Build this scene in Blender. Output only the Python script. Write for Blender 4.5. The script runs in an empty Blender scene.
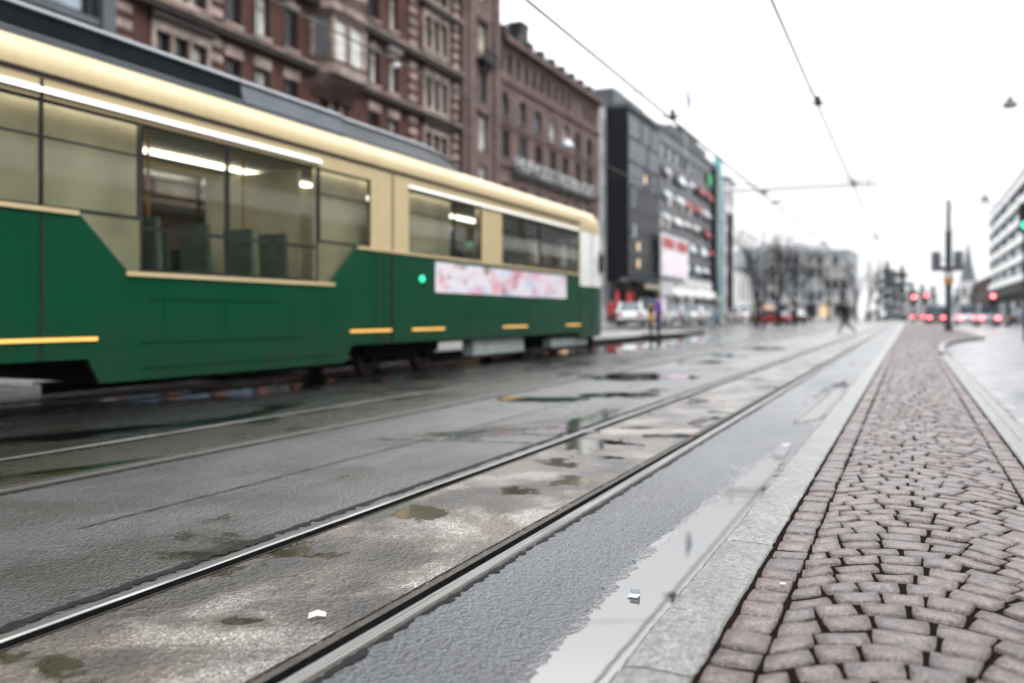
import bpy, bmesh, math, random
from mathutils import Vector, Matrix, noise as mnoise

random.seed(11)
S = bpy.context.scene
COL = S.collection
R = math.radians

# ------------------------------------------------------------------ camera
F = 900.0                       # focal length in pixels of a 1024 wide frame
TH = math.atan(398.0 / F)       # the street runs to a point right of the middle
CT, ST = math.cos(TH), math.sin(TH)
H = 1.0
cam_d = bpy.data.cameras.new('camera')
cam = bpy.data.objects.new('camera', cam_d)
COL.objects.link(cam)
cam.location = (0, 0, H)
cam.rotation_euler = (R(90), 0, TH)
cam_d.sensor_width = 36.0
cam_d.lens = 36.0 * F / 1024
cam_d.shift_y = -26.5 / 1024
cam_d.clip_start = 0.05
cam_d.clip_end = 6000
cam_d.dof.use_dof = True
cam_d.dof.focus_distance = 3.65
cam_d.dof.aperture_fstop = 1.12
S.camera = cam

# ------------------------------------------------------------------ sky, sun, exposure
SUN_EL, SUN_AZ = 48.0, 60.0     # high behind cloud, to the right of the street
W = bpy.data.worlds.new('World')
S.world = W
W.use_nodes = True
nt = W.node_tree
nt.nodes.clear()
sky = nt.nodes.new('ShaderNodeTexSky')
sky.sky_type = 'NISHITA'
sky.sun_disc = False
sky.sun_elevation = R(SUN_EL)
sky.sun_rotation = R(SUN_AZ)
sky.air_density = 1.0
sky.dust_density = 4.0
sky.ozone_density = 1.0
hs = nt.nodes.new('ShaderNodeHueSaturation')
hs.inputs['Saturation'].default_value = 0.12
mx = nt.nodes.new('ShaderNodeMixRGB')
mx.inputs[0].default_value = 0.8
mx.inputs[2].default_value = (15.4, 15.6, 15.9, 1)      # cloud cover
# an overcast sky is about three times as bright overhead as at the horizon
gtc = nt.nodes.new('ShaderNodeTexCoord')
gsx = nt.nodes.new('ShaderNodeSeparateXYZ')
gma = nt.nodes.new('ShaderNodeValToRGB')
ge = gma.color_ramp.elements
for _ in range(3): ge.new(0.5)
for el_, (p_, v_) in zip(ge, ((0.0, 0.33), (0.14, 0.39), (0.34, 0.62), (0.60, 1.30), (1.0, 1.50))):
    el_.position = p_; el_.color = (v_, v_, v_, 1)
gmu = nt.nodes.new('ShaderNodeVectorMath'); gmu.operation = 'SCALE'
nt.links.new(gtc.outputs['Generated'], gsx.inputs[0])
nt.links.new(gsx.outputs[2], gma.inputs[0])
bg = nt.nodes.new('ShaderNodeBackground')
bg.inputs['Strength'].default_value = 0.1
wo = nt.nodes.new('ShaderNodeOutputWorld')
nt.links.new(sky.outputs[0], hs.inputs['Color'])
nt.links.new(hs.outputs[0], mx.inputs[1])
nt.links.new(mx.outputs[0], gmu.inputs[0])
nt.links.new(gma.outputs[0], gmu.inputs['Scale'])
nt.links.new(gmu.outputs[0], bg.inputs['Color'])
nt.links.new(bg.outputs[0], wo.inputs[0])

sd = bpy.data.lights.new('sun', 'SUN')
sd.energy = 0.6
sd.angle = R(40)
sd.color = (1.0, 0.97, 0.93)
sun = bpy.data.objects.new('sun', sd)
COL.objects.link(sun)
# sky azimuth is measured clockwise from +Y
sdir = Vector((math.sin(R(SUN_AZ)) * math.cos(R(SUN_EL)), math.cos(R(SUN_AZ)) * math.cos(R(SUN_EL)), math.sin(R(SUN_EL))))
sun.rotation_euler = sdir.to_track_quat('Z', 'Y').to_euler()
sun.location = (0, 0, 60)

S.view_settings.view_transform = 'Standard'
S.view_settings.look = 'None'
S.view_settings.gamma = 1.0
S.view_settings.exposure = 1.3
S.render.engine = 'CYCLES'
S.cycles.use_denoising = True
S.cycles.use_adaptive_sampling = False
S.cycles.max_bounces = 6
S.cycles.diffuse_bounces = 3
S.cycles.glossy_bounces = 4
S.cycles.transmission_bounces = 4
S.cycles.transparent_max_bounces = 12
S.cycles.volume_bounces = 0
S.cycles.sample_clamp_indirect = 8
S.cycles.caustics_reflective = False
S.cycles.caustics_refractive = False

# ------------------------------------------------------------------ materials
MATS = {}

def newmat(name):
    m = bpy.data.materials.new(name)
    m.use_nodes = True
    n = m.node_tree
    n.nodes.clear()
    out = n.nodes.new('ShaderNodeOutputMaterial')
    p = n.nodes.new('ShaderNodeBsdfPrincipled')
    n.links.new(p.outputs[0], out.inputs[0])
    MATS[name] = m
    return m, n, p, out

def node(n, t, **kw):
    o = n.nodes.new(t)
    for k, v in kw.items():
        setattr(o, k, v)
    return o

def coords(n, scale=(1, 1, 1), loc=(0, 0, 0)):
    tc = node(n, 'ShaderNodeTexCoord')
    mp = node(n, 'ShaderNodeMapping')
    mp.inputs['Scale'].default_value = scale
    mp.inputs['Location'].default_value = loc
    n.links.new(tc.outputs['Object'], mp.inputs[0])
    return mp.outputs[0]

def noise(n, vec, scale, detail=4, rough=0.55, dist=0.0):
    t = node(n, 'ShaderNodeTexNoise')
    t.inputs['Scale'].default_value = scale
    t.inputs['Detail'].default_value = detail
    t.inputs['Roughness'].default_value = rough
    t.inputs['Distortion'].default_value = dist
    n.links.new(vec, t.inputs['Vector'])
    return t.outputs['Fac']

def ramp(n, fac, stops):
    r = node(n, 'ShaderNodeValToRGB')
    e = r.color_ramp.elements
    while len(e) < len(stops):
        e.new(0.5)
    for el, (pos, c) in zip(e, stops):
        el.position = pos
        if isinstance(c, (int, float)):
            c = (c, c, c)
        el.color = (c[0], c[1], c[2], 1)
    n.links.new(fac, r.inputs[0])
    return r.outputs[0]

def mathn(n, op, a, b=None, clamp=False):
    m = node(n, 'ShaderNodeMath', operation=op)
    m.use_clamp = clamp
    for i, v in enumerate((a, b)):
        if v is None:
            continue
        if isinstance(v, (int, float)):
            m.inputs[i].default_value = v
        else:
            n.links.new(v, m.inputs[i])
    return m.outputs[0]

def mixc(n, fac, a, b, mode='MIX'):
    m = node(n, 'ShaderNodeMixRGB', blend_type=mode)
    for i, v in ((0, fac), (1, a), (2, b)):
        if isinstance(v, (int, float)):
            m.inputs[i].default_value = v if i == 0 else (v, v, v, 1)
        elif isinstance(v, tuple):
            m.inputs[i].default_value = (v[0], v[1], v[2], 1)
        else:
            n.links.new(v, m.inputs[i])
    return m.outputs[0]

def bump(n, p, h, strength=0.5, dist=0.01):
    b = node(n, 'ShaderNodeBump')
    b.inputs['Strength'].default_value = strength if isinstance(strength, (int, float)) else 1
    b.inputs['Distance'].default_value = dist
    if not isinstance(strength, (int, float)):
        n.links.new(strength, b.inputs['Strength'])
    n.links.new(h, b.inputs['Height'])
    n.links.new(b.outputs[0], p.inputs['Normal'])

def plain(name, col, rough=0.5, metal=0.0, var=0.18, scale=3.0, spec=0.2, bmp=0.0, coat=0.0):
    m, n, p, o = newmat(name)
    v = coords(n)
    f = noise(n, v, scale, 5)
    c = ramp(n, f, [(0.3, tuple(x * (1 - var) for x in col)), (0.7, tuple(min(1, x * (1 + var)) for x in col))])
    n.links.new(c, p.inputs['Base Color'])
    rr = ramp(n, noise(n, v, scale * 2.3, 3), [(0.3, max(0.02, rough * 0.8)), (0.7, min(1, rough * 1.2))])
    n.links.new(rr, p.inputs['Roughness'])
    p.inputs['Metallic'].default_value = metal
    p.inputs['Specular IOR Level'].default_value = spec
    p.inputs['Coat Weight'].default_value = coat
    p.inputs['Coat Roughness'].default_value = 0.06
    if bmp:
        bump(n, p, noise(n, v, scale * 12, 4), bmp, 0.01)
    return m

def emit(name, col, strength, base=(0.8, 0.8, 0.8)):
    m, n, p, o = newmat(name)
    p.inputs['Base Color'].default_value = (*base, 1)
    p.inputs['Emission Color'].default_value = (*col, 1)
    p.inputs['Emission Strength'].default_value = strength
    return m

def wet_road(name, c1, c2, cwet, rough=(0.22, 0.42), wet=(0.52, 0.62), wet_scale=1.2, stretch=(1, 0.45, 1), grain=130, bstr=0.55,
             seed=0.0, big=0.7, film=0.8, halo=None, rng=(0.34, 0.62), stains=()):
    """asphalt or concrete after rain: damp film with wetter, smoother, darker patches"""
    m, n, p, o = newmat(name)
    v = coords(n, loc=(seed, seed * 1.7, 0))
    vs = coords(n, scale=stretch, loc=(seed * 2.1, seed, 0))
    f1 = noise(n, vs, big, 6, 0.62, 0.3)
    f2 = noise(n, v, 34, 4, 0.7)
    f3 = noise(n, v, grain, 3, 0.6)
    vor = node(n, 'ShaderNodeTexVoronoi')
    vor.inputs['Scale'].default_value = grain * 0.5
    n.links.new(v, vor.inputs['Vector'])
    base = ramp(n, f1, [(rng[0], c1), (rng[1], c2)])
    base = mixc(n, 0.75, base, ramp(n, f2, [(0.34, 0.3), (0.5, 0.9), (0.68, 1.7)]), 'MULTIPLY')
    sp = ramp(n, f3, [(0.38, 0.2), (0.52, 0.9), (0.64, 2.9)])
    base = mixc(n, 0.9, base, sp, 'MULTIPLY')
    wf = noise(n, vs, wet_scale, 5, 0.6, 0.6)
    wm = ramp(n, wf, [(wet[0], 0.0), (wet[1], 1.0)])
    if stains:                                  # puddled hollows: (across, ahead, half width, half length, size of the open water)
        wn = node(n, 'ShaderNodeTexNoise'); wn.inputs['Scale'].default_value = 5.0; wn.inputs['Detail'].default_value = 5.0; wn.inputs['Roughness'].default_value = 0.62
        v0 = coords(n)
        n.links.new(v0, wn.inputs['Vector'])
        dm = wm_ = None
        for (u0, w0, ru, rw, core) in stains:
            ds = []
            for ax_, c0, r0 in (((CT, ST, 0), u0, ru), ((-ST, CT, 0), w0, rw)):
                dt = node(n, 'ShaderNodeVectorMath', operation='DOT_PRODUCT')
                dt.inputs[1].default_value = ax_
                n.links.new(v0, dt.inputs[0])
                ds.append(mathn(n, 'POWER', mathn(n, 'ABSOLUTE', mathn(n, 'DIVIDE', mathn(n, 'SUBTRACT', dt.outputs['Value'], c0), r0)), 2.0))
            dd_ = mathn(n, 'SQRT', mathn(n, 'ADD', ds[0], ds[1]))
            dd_ = mathn(n, 'ADD', dd_, mathn(n, 'MULTIPLY', mathn(n, 'SUBTRACT', wn.outputs['Fac'], 0.5), 3.0))
            dm = dd_ if dm is None else mathn(n, 'MINIMUM', dm, dd_)
            if core:
                cc = mathn(n, 'DIVIDE', dd_, core)
                wm_ = cc if wm_ is None else mathn(n, 'MINIMUM', wm_, cc)
        base = mixc(n, ramp(n, mathn(n, 'MULTIPLY', dm, 0.5), [(0.25, 0.92), (0.62, 0.0)]), base, mixc(n, 1.0, base, (0.22, 0.15, 0.09), 'MULTIPLY'))
        if wm_ is not None:
            wm = mixc(n, 1.0, wm, ramp(n, mathn(n, 'MULTIPLY', wm_, 0.5), [(0.44, 1.0), (0.56, 0.0)]), 'LIGHTEN')
    if halo:                                    # damp brown rim round the water
        hm_ = ramp(n, wf, [(halo[0], 0.0), (halo[1], 0.85)])
        base = mixc(n, hm_, base, mixc(n, 1.0, base, (0.30, 0.22, 0.14), 'MULTIPLY'))
    base = mixc(n, wm, base, cwet)
    n.links.new(base, p.inputs['Base Color'])
    r = ramp(n, noise(n, vs, 2.3, 5, 0.65), [(0.3, rough[0]), (0.7, rough[1])])
    r = mixc(n, wm, r, 0.04)
    n.links.new(r, p.inputs['Roughness'])
    p.inputs['IOR'].default_value = 1.42
    hgt = mathn(n, 'ADD', mathn(n, 'MULTIPLY', vor.outputs['Distance'], 0.8), mathn(n, 'MULTIPLY', f2, 1.3))
    hgt = mathn(n, 'ADD', hgt, mathn(n, 'MULTIPLY', noise(n, v, 7, 3), 1.2))
    st = mathn(n, 'SUBTRACT', bstr, mathn(n, 'MULTIPLY', wm, bstr * 0.93), True)
    bump(n, p, hgt, st, 0.008)
    # thin film of water over the stone
    cw = ramp(n, noise(n, vs, big * 0.8, 5, 0.6, 0.3), [(0.36, film * 0.55), (0.6, film)])
    cw = mixc(n, wm, cw, 1.0)
    n.links.new(cw, p.inputs['Coat Weight'])
    n.links.new(mixc(n, wm, ramp(n, f2, [(0.3, 0.28), (0.7, 0.48)]), 0.04), p.inputs['Coat Roughness'])
    p.inputs['Coat IOR'].default_value = 1.5
    b2 = node(n, 'ShaderNodeBump')
    n.links.new(mathn(n, 'SUBTRACT', 0.45, mathn(n, 'MULTIPLY', wm, 0.43), True), b2.inputs['Strength'])
    b2.inputs['Distance'].default_value = 0.009
    n.links.new(hgt, b2.inputs['Height'])
    n.links.new(b2.outputs[0], p.inputs['Coat Normal'])
    return m

def st_(px, py, w, h, core=0.0):
    den = F * H / (py - 315.0)
    return ((px - 910 + 398) * 0 + ((px - 512) * den / F), den, w * den / F, h * den * den / (F * H), core)
BED = [st_(425, 513, 42, 8, 0.75), st_(516, 491, 30, 6, 0.7), st_(575, 482, 30, 7, 0.8), st_(480, 500, 110, 12), st_(340, 612, 90, 22), st_(240, 622, 90, 10, 0.35), st_(100, 662, 90, 14), st_(400, 560, 60, 8), st_(300, 560, 70, 9),
       st_(668, 436, 26, 2.0, 0.8), st_(640, 428, 22, 1.6, 0.8), st_(612, 458, 20, 2.4, 0.7), st_(718, 412, 12, 1.3, 0.8), st_(700, 425, 60, 4)]
MID = [st_(60, 575, 150, 26), st_(190, 545, 120, 14), st_(250, 500, 90, 8), st_(60, 505, 120, 7), st_(590, 425, 46, 5, 0.6), st_(420, 445, 60, 3.5), st_(560, 432, 60, 4, 0.4), st_(330, 470, 60, 4)]
wet_road('kerb_lane_asphalt', (0.014, 0.016, 0.020), (0.032, 0.036, 0.043), (0.010, 0.011, 0.014), (0.25, 0.45), (0.60, 0.66), 1.6, seed=3.1, bstr=0.9, film=0.5)
wet_road('damp_asphalt', (0.008, 0.009, 0.011), (0.018, 0.020, 0.024), (0.008, 0.009, 0.01), (0.12, 0.26), (0.52, 0.62), 2.6, seed=3.1, bstr=0.5, film=0.9)
wet_road('track_concrete', (0.013, 0.008, 0.005), (0.16, 0.146, 0.13), (0.010, 0.008, 0.005), (0.3, 0.55), (0.585, 0.62), 1.35, (1, 0.8, 1), 110, 0.8, seed=7.7, big=1.7, halo=(0.43, 0.52), film=0.45, rng=(0.38, 0.60), stains=BED)
wet_road('middle_asphalt', (0.008, 0.008, 0.0075), (0.034, 0.036, 0.040), (0.010, 0.011, 0.008), (0.24, 0.42), (0.60, 0.66), 0.9, (1, 0.5, 1), 120, 0.7, seed=12.3, big=0.9, halo=(0.50, 0.60), film=0.6, rng=(0.38, 0.60), stains=MID)
wet_road('far_track_concrete', (0.005, 0.0045, 0.003), (0.018, 0.015, 0.011), (0.006, 0.005, 0.004), (0.2, 0.38), (0.55, 0.62), 0.9, (1, 0.4, 1), 100, 0.6, seed=17.9, film=0.25)
wet_road('far_asphalt', (0.004, 0.004, 0.0035), (0.011, 0.011, 0.010), (0.005, 0.005, 0.005), (0.18, 0.36), (0.52, 0.6), 0.7, (1, 0.4, 1), 100, 0.6, seed=23.1, film=0.25)
wet_road('ground_asphalt', (0.03, 0.032, 0.035), (0.05, 0.052, 0.055), (0.02, 0.02, 0.02), (0.25, 0.4), (0.6, 0.7), 0.3, (1, 1, 1), 60, 0.4, seed=31.0)
wet_road('pavement_slab', (0.10, 0.095, 0.09), (0.17, 0.165, 0.16), (0.06, 0.06, 0.06), (0.3, 0.5), (0.56, 0.7), 0.5, (1, 1, 1), 60, 0.4, seed=37.0)

def water():
    m, n, p, o = newmat('rain_water')
    p.inputs['Base Color'].default_value = (0.016, 0.016, 0.015, 1)
    p.inputs['Roughness'].default_value = 0.025
    p.inputs['IOR'].default_value = 3.3
    bump(n, p, noise(n, coords(n), 6, 2), 0.03, 0.004)
water()

def granite_kerb():
    m, n, p, o = newmat('kerb_granite')
    v = coords(n)
    a = noise(n, v, 110, 4, 0.8)
    b = noise(n, v, 4, 5, 0.6)
    d = noise(n, v, 38, 5, 0.75)
    c = ramp(n, a, [(0.36, (0.04, 0.039, 0.036)), (0.5, (0.14, 0.139, 0.133)), (0.62, (0.31, 0.31, 0.305))])
    c = mixc(n, 0.7, c, ramp(n, b, [(0.3, (0.60, 0.59, 0.55)), (0.7, (1.05, 1.05, 1.05))]), 'MULTIPLY')
    c = mixc(n, 0.9, c, ramp(n, d, [(0.38, 0.22), (0.50, 1.0)]), 'MULTIPLY')
    n.links.new(c, p.inputs['Base Color'])
    n.links.new(ramp(n, b, [(0.3, 0.28), (0.7, 0.5)]), p.inputs['Roughness'])
    p.inputs['Coat Weight'].default_value = 0.35
    p.inputs['Coat Roughness'].default_value = 0.3
    bump(n, p, mathn(n, 'ADD', mathn(n, 'MULTIPLY', d, 2.4), a), 0.9, 0.008)
granite_kerb()

def sett():
    m, n, p, o = newmat('sett_granite')
    at = node(n, 'ShaderNodeAttribute')
    at.attribute_name = 'tint'
    v = coords(n)
    a = noise(n, v, 120, 4, 0.8)
    b = noise(n, v, 28, 5, 0.75)
    c = ramp(n, a, [(0.36, (0.012, 0.008, 0.007)), (0.5, (0.102, 0.072, 0.068)), (0.62, (0.27, 0.208, 0.20))])
    c = mixc(n, 1.0, c, at.outputs['Color'], 'MULTIPLY')
    c = mixc(n, 0.85, c, ramp(n, b, [(0.34, 0.30), (0.52, 1.0), (0.68, 1.4)]), 'MULTIPLY')
    n.links.new(c, p.inputs['Base Color'])
    n.links.new(ramp(n, b, [(0.3, 0.26), (0.7, 0.46)]), p.inputs['Roughness'])
    p.inputs['Coat Weight'].default_value = 0.3
    p.inputs['Coat Roughness'].default_value = 0.28
    bump(n, p, mathn(n, 'ADD', mathn(n, 'MULTIPLY', b, 2.4), a), 1.0, 0.011)
sett()
plain('joint_soil', (0.008, 0.005, 0.0035), 0.9, var=0.5, scale=40, spec=0.02, bmp=0.8)

def far_setts():
    m, n, p, o = newmat('far_setts')
    v = coords(n)
    br = node(n, 'ShaderNodeTexBrick')
    br.inputs['Scale'].default_value = 1.0
    br.inputs['Brick Width'].default_value = 0.18
    br.inputs['Row Height'].default_value = 0.15
    br.inputs['Mortar Size'].default_value = 0.012
    br.inputs['Color1'].default_value = (0.085, 0.064, 0.062, 1)
    br.inputs['Color2'].default_value = (0.115, 0.088, 0.085, 1)
    br.inputs['Mortar'].default_value = (0.03, 0.024, 0.02, 1)
    n.links.new(v, br.inputs['Vector'])
    n.links.new(mixc(n, 0.5, br.outputs['Color'], ramp(n, noise(n, v, 3, 4), [(0.3, 0.6), (0.7, 1.1)]), 'MULTIPLY'), p.inputs['Base Color'])
    p.inputs['Roughness'].default_value = 0.6
    p.inputs['Specular IOR Level'].default_value = 0.25
    bump(n, p, br.outputs['Fac'], -0.5, 0.01)
far_setts()

def street_setts():
    m, n, p, o = newmat('street_setts')
    v = coords(n)
    br = node(n, 'ShaderNodeTexBrick')
    br.inputs['Scale'].default_value = 1.0
    br.inputs['Brick Width'].default_value = 0.2
    br.inputs['Row Height'].default_value = 0.14
    br.inputs['Mortar Size'].default_value = 0.011
    br.inputs['Mortar Smooth'].default_value = 0.4
    br.inputs['Color1'].default_value = (0.16, 0.16, 0.17, 1)
    br.inputs['Color2'].default_value = (0.24, 0.24, 0.25, 1)
    br.inputs['Mortar'].default_value = (0.02, 0.02, 0.022, 1)
    wv = node(n, 'ShaderNodeVectorMath', operation='ADD')
    sc = node(n, 'ShaderNodeVectorMath', operation='SCALE')
    sc.inputs['Scale'].default_value = 0.05
    tn = node(n, 'ShaderNodeTexNoise')
    tn.inputs['Scale'].default_value = 4.0
    n.links.new(v, tn.inputs['Vector'])
    n.links.new(tn.outputs['Color'], sc.inputs[0])
    n.links.new(v, wv.inputs[0])
    n.links.new(sc.outputs[0], wv.inputs[1])
    n.links.new(wv.outputs[0], br.inputs['Vector'])
    n.links.new(mixc(n, 0.6, br.outputs['Color'], ramp(n, noise(n, v, 2, 5), [(0.3, 0.6), (0.7, 1.1)]), 'MULTIPLY'), p.inputs['Base Color'])
    n.links.new(ramp(n, noise(n, v, 1.2, 4), [(0.35, 0.16), (0.65, 0.36)]), p.inputs['Roughness'])
    bump(n, p, mathn(n, 'ADD', mathn(n, 'MULTIPLY', br.outputs['Fac'], -1.0), mathn(n, 'MULTIPLY', noise(n, v, 20, 3), 0.8)), 0.4, 0.01)
street_setts()

def steel(name, col, r0, r1):
    m, n, p, o = newmat(name)
    v = coords(n, scale=(60, 0.8, 60))
    f = noise(n, v, 2.0, 5, 0.6)
    n.links.new(ramp(n, f, [(0.36, tuple(x * 0.3 for x in col)), (0.6, col)]), p.inputs['Base Color'])
    n.links.new(ramp(n, f, [(0.3, r1), (0.7, r0)]), p.inputs['Roughness'])
    p.inputs['Metallic'].default_value = 1.0
steel('rail_steel', (0.27, 0.27, 0.26), 0.30, 0.5)
plain('rail_groove', (0.006, 0.006, 0.006), 0.7, var=0.5, scale=30, spec=0.05)
plain('rail_rust', (0.028, 0.022, 0.017), 0.5, 0.3, var=0.5, scale=25)
plain('bitumen', (0.007, 0.007, 0.007), 0.6, var=0.4, scale=30, spec=0.1, bmp=0.6)

# tram paints and glass
plain('tram_green', (0.0006, 0.046, 0.020), 0.35, var=0.07, scale=0.8, spec=0.14)
plain('tram_cream', (0.47, 0.375, 0.215), 0.38, var=0.05, scale=0.8, spec=0.25)
plain('tram_white', (0.72, 0.73, 0.70), 0.3, var=0.05, coat=0.4)
plain('tram_trim', (0.55, 0.54, 0.48), 0.3, var=0.05)
plain('tram_roof_dark', (0.004, 0.006, 0.008), 0.5, var=0.25, spec=0.02)
plain('tram_roof_grey', (0.075, 0.088, 0.105), 0.35, var=0.15)
plain('tram_roof_edge', (0.065, 0.075, 0.085), 0.35, var=0.1)
plain('under_black', (0.004, 0.004, 0.004), 0.7, var=0.4, scale=6, spec=0.05)
plain('under_grey', (0.24, 0.26, 0.26), 0.4, var=0.3, scale=4)
plain('rubber', (0.012, 0.012, 0.012), 0.6, var=0.3)
plain('interior_beige', (0.48, 0.43, 0.32), 0.6, var=0.15, scale=2)
plain('interior_dark', (0.05, 0.055, 0.045), 0.6, var=0.3, scale=2)
plain('seat_fabric', (0.10, 0.13, 0.11), 0.8, var=0.3, scale=8)
emit('tram_tube', (1.0, 0.95, 0.87), 2.8)
emit('amber_strip', (1.0, 0.55, 0.12), 0.22, (0.7, 0.4, 0.1))
emit('green_light', (0.05, 1.0, 0.55), 0.5, (0.05, 0.5, 0.3))
emit('red_lamp', (1.0, 0.15, 0.17), 3.2, (0.5, 0.02, 0.02))
emit('warm_window', (1.0, 0.70, 0.42), 0.2, (0.5, 0.35, 0.2))
emit('red_shop', (1.0, 0.10, 0.08), 0.35, (0.6, 0.05, 0.04))
emit('head_lamp', (1.0, 0.92, 0.8), 5.0)

def grime(name):
    m = MATS[name]; n = m.node_tree
    p = next(q for q in n.nodes if q.type == 'BSDF_PRINCIPLED')
    src = p.inputs['Base Color'].links[0].from_socket
    tc = node(n, 'ShaderNodeTexCoord'); sx = node(n, 'ShaderNodeSeparateXYZ')
    n.links.new(tc.outputs['Object'], sx.inputs[0])
    st = noise(n, coords(n, scale=(1, 5.0, 0.5)), 2.2, 5, 0.65)
    sp = noise(n, coords(n), 9.0, 5, 0.7)
    low = ramp(n, mathn(n, 'MULTIPLY', sx.outputs[2], 0.5), [(0.14, 0.75), (0.55, 0.12), (1.0, 0.10)])
    k = mathn(n, 'MULTIPLY', low, ramp(n, mathn(n, 'MULTIPLY', mathn(n, 'ADD', st, sp), 0.5), [(0.40, 0.1), (0.62, 1.0)]))
    n.links.new(mixc(n, k, src, (0.022, 0.021, 0.017)), p.inputs['Base Color'])
    p.inputs['Coat Weight'].default_value = 0.0
for nm in ('tram_green', 'tram_cream'):
    grime(nm)

def glass_tint(name, tint, refl=1.0):
    m, n, p, o = newmat(name)
    n.nodes.remove(p)
    t = node(n, 'ShaderNodeBsdfTransparent')
    t.inputs[0].default_value = (*tint, 1)
    g = node(n, 'ShaderNodeBsdfGlossy')
    g.inputs['Roughness'].default_value = 0.03
    g.inputs['Color'].default_value = (refl, refl, refl, 1)
    fr = node(n, 'ShaderNodeFresnel')
    gm = node(n, 'ShaderNodeNewGeometry')       # same reflectance from both faces of the pane
    n.links.new(mathn(n, 'SUBTRACT', 1.5, mathn(n, 'MULTIPLY', gm.outputs['Backfacing'], 1.5 - 1 / 1.5)), fr.inputs['IOR'])
    ms = node(n, 'ShaderNodeMixShader')
    n.links.new(fr.outputs[0], ms.inputs[0])
    n.links.new(t.outputs[0], ms.inputs[1])
    n.links.new(g.outputs[0], ms.inputs[2])
    n.links.new(ms.outputs[0], o.inputs[0])
    return m
glass_tint('tram_glass', (0.82, 0.84, 0.80), 0.85)
glass_tint('car_glass', (0.25, 0.28, 0.28), 0.8)

def pane_mat(name, col, rough=0.06, spec=0.5):
    m, n, p, o = newmat(name)
    v = coords(n)
    f = noise(n, v, 0.9, 3)
    n.links.new(ramp(n, f, [(0.35, tuple(x * 0.6 for x in col)), (0.65, col)]), p.inputs['Base Color'])
    p.inputs['Roughness'].default_value = rough
    p.inputs['Specular IOR Level'].default_value = spec
    bump(n, p, noise(n, v, 1.5, 2), 0.06, 0.02)
    return m
pane_mat('pane_dark', (0.02, 0.023, 0.026))
pane_mat('pane_curtain', (0.50, 0.49, 0.46))
pane_mat('pane_blind', (0.46, 0.42, 0.33))
pane_mat('pane_black', (0.006, 0.008, 0.012), 0.2, 0.1)
pane_mat('pane_blue', (0.05, 0.075, 0.10), 0.08)
pane_mat('pane_slate', (0.12, 0.15, 0.19), 0.15, 0.25)
pane_mat('pane_pale', (0.22, 0.27, 0.31), 0.12)

def masonry(name, c1, c2, mortar, w=0.26, h=0.075, ms=0.01, soot=0.5):
    m, n, p, o = newmat(name)
    tc = node(n, 'ShaderNodeTexCoord')
    sx = node(n, 'ShaderNodeSeparateXYZ')
    n.links.new(tc.outputs['Object'], sx.inputs[0])
    cx = node(n, 'ShaderNodeCombineXYZ')
    n.links.new(mathn(n, 'ADD', sx.outputs[1], sx.outputs[0]), cx.inputs[0])
    n.links.new(sx.outputs[2], cx.inputs[1])
    br = node(n, 'ShaderNodeTexBrick')
    br.inputs['Scale'].default_value = 1.0
    br.inputs['Brick Width'].default_value = w
    br.inputs['Row Height'].default_value = h
    br.inputs['Mortar Size'].default_value = ms
    br.inputs['Color1'].default_value = (*c1, 1)
    br.inputs['Color2'].default_value = (*c2, 1)
    br.inputs['Mortar'].default_value = (*mortar, 1)
    n.links.new(cx.outputs[0], br.inputs['Vector'])
    so = ramp(n, noise(n, tc.outputs['Object'], 0.45, 6, 0.65), [(0.32, 1.0 - soot), (0.66, 1.12)])
    n.links.new(mixc(n, 1.0, br.outputs['Color'], so, 'MULTIPLY'), p.inputs['Base Color'])
    p.inputs['Roughness'].default_value = 0.8
    p.inputs['Specular IOR Level'].default_value = 0.12
    bump(n, p, mathn(n, 'MULTIPLY', br.outputs['Fac'], -1.0), 0.4, 0.01)
    return m
masonry('red_brick', (0.060, 0.023, 0.018), (0.085, 0.034, 0.027), (0.05, 0.028, 0.024))
masonry('brown_stone', (0.06, 0.036, 0.031), (0.085, 0.055, 0.047), (0.035, 0.023, 0.02), 0.9, 0.42, 0.02)
masonry('red_granite', (0.095, 0.064, 0.058), (0.13, 0.090, 0.082), (0.05, 0.033, 0.033), 1.1, 0.46, 0.016, 0.35)
plain('trim_stone', (0.21, 0.165, 0.145), 0.75, var=0.6, scale=0.9, bmp=0.3)
plain('dark_trim', (0.016, 0.011, 0.010), 0.7, var=0.3, scale=1.5)
plain('window_frame_dark', (0.012, 0.010, 0.009), 0.5, var=0.2)
plain('roof_metal', (0.06, 0.068, 0.078), 0.5, 0.0, var=0.25, scale=0.6)
plain('grey_render', (0.30, 0.31, 0.32), 0.75, var=0.2, scale=0.4)
plain('pale_render', (0.42, 0.42, 0.42), 0.75, var=0.15, scale=0.4)
plain('mid_grey', (0.10, 0.105, 0.112), 0.6, var=0.2, scale=0.4)
plain('white_paint', (0.74, 0.74, 0.73), 0.5, var=0.06)
plain('teal_metal', (0.13, 0.33, 0.35), 0.35, 0.2, var=0.2, scale=0.5)
plain('dark_metal', (0.012, 0.013, 0.015), 0.5, 0.0, var=0.2, spec=0.12)
plain('black_cladding', (0.006, 0.007, 0.009), 0.5, 0.0, var=0.2, spec=0.08)
plain('pole_grey', (0.055, 0.062, 0.070), 0.45, 0.4, var=0.25, scale=4)
plain('galvanised', (0.30, 0.31, 0.32), 0.4, 0.6, var=0.15)
plain('wire_copper', (0.05, 0.045, 0.042), 0.5, 0.6, var=0.2)
plain('sign_white', (0.50, 0.52, 0.54), 0.4, var=0.05)
plain('sign_red', (0.30, 0.045, 0.05), 0.45, var=0.1)
plain('sign_green', (0.06, 0.30, 0.14), 0.45, var=0.1)
plain('orange_paint', (0.36, 0.19, 0.04), 0.45, var=0.1)
plain('flag_blue', (0.10, 0.17, 0.34), 0.8, var=0.1)
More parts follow.
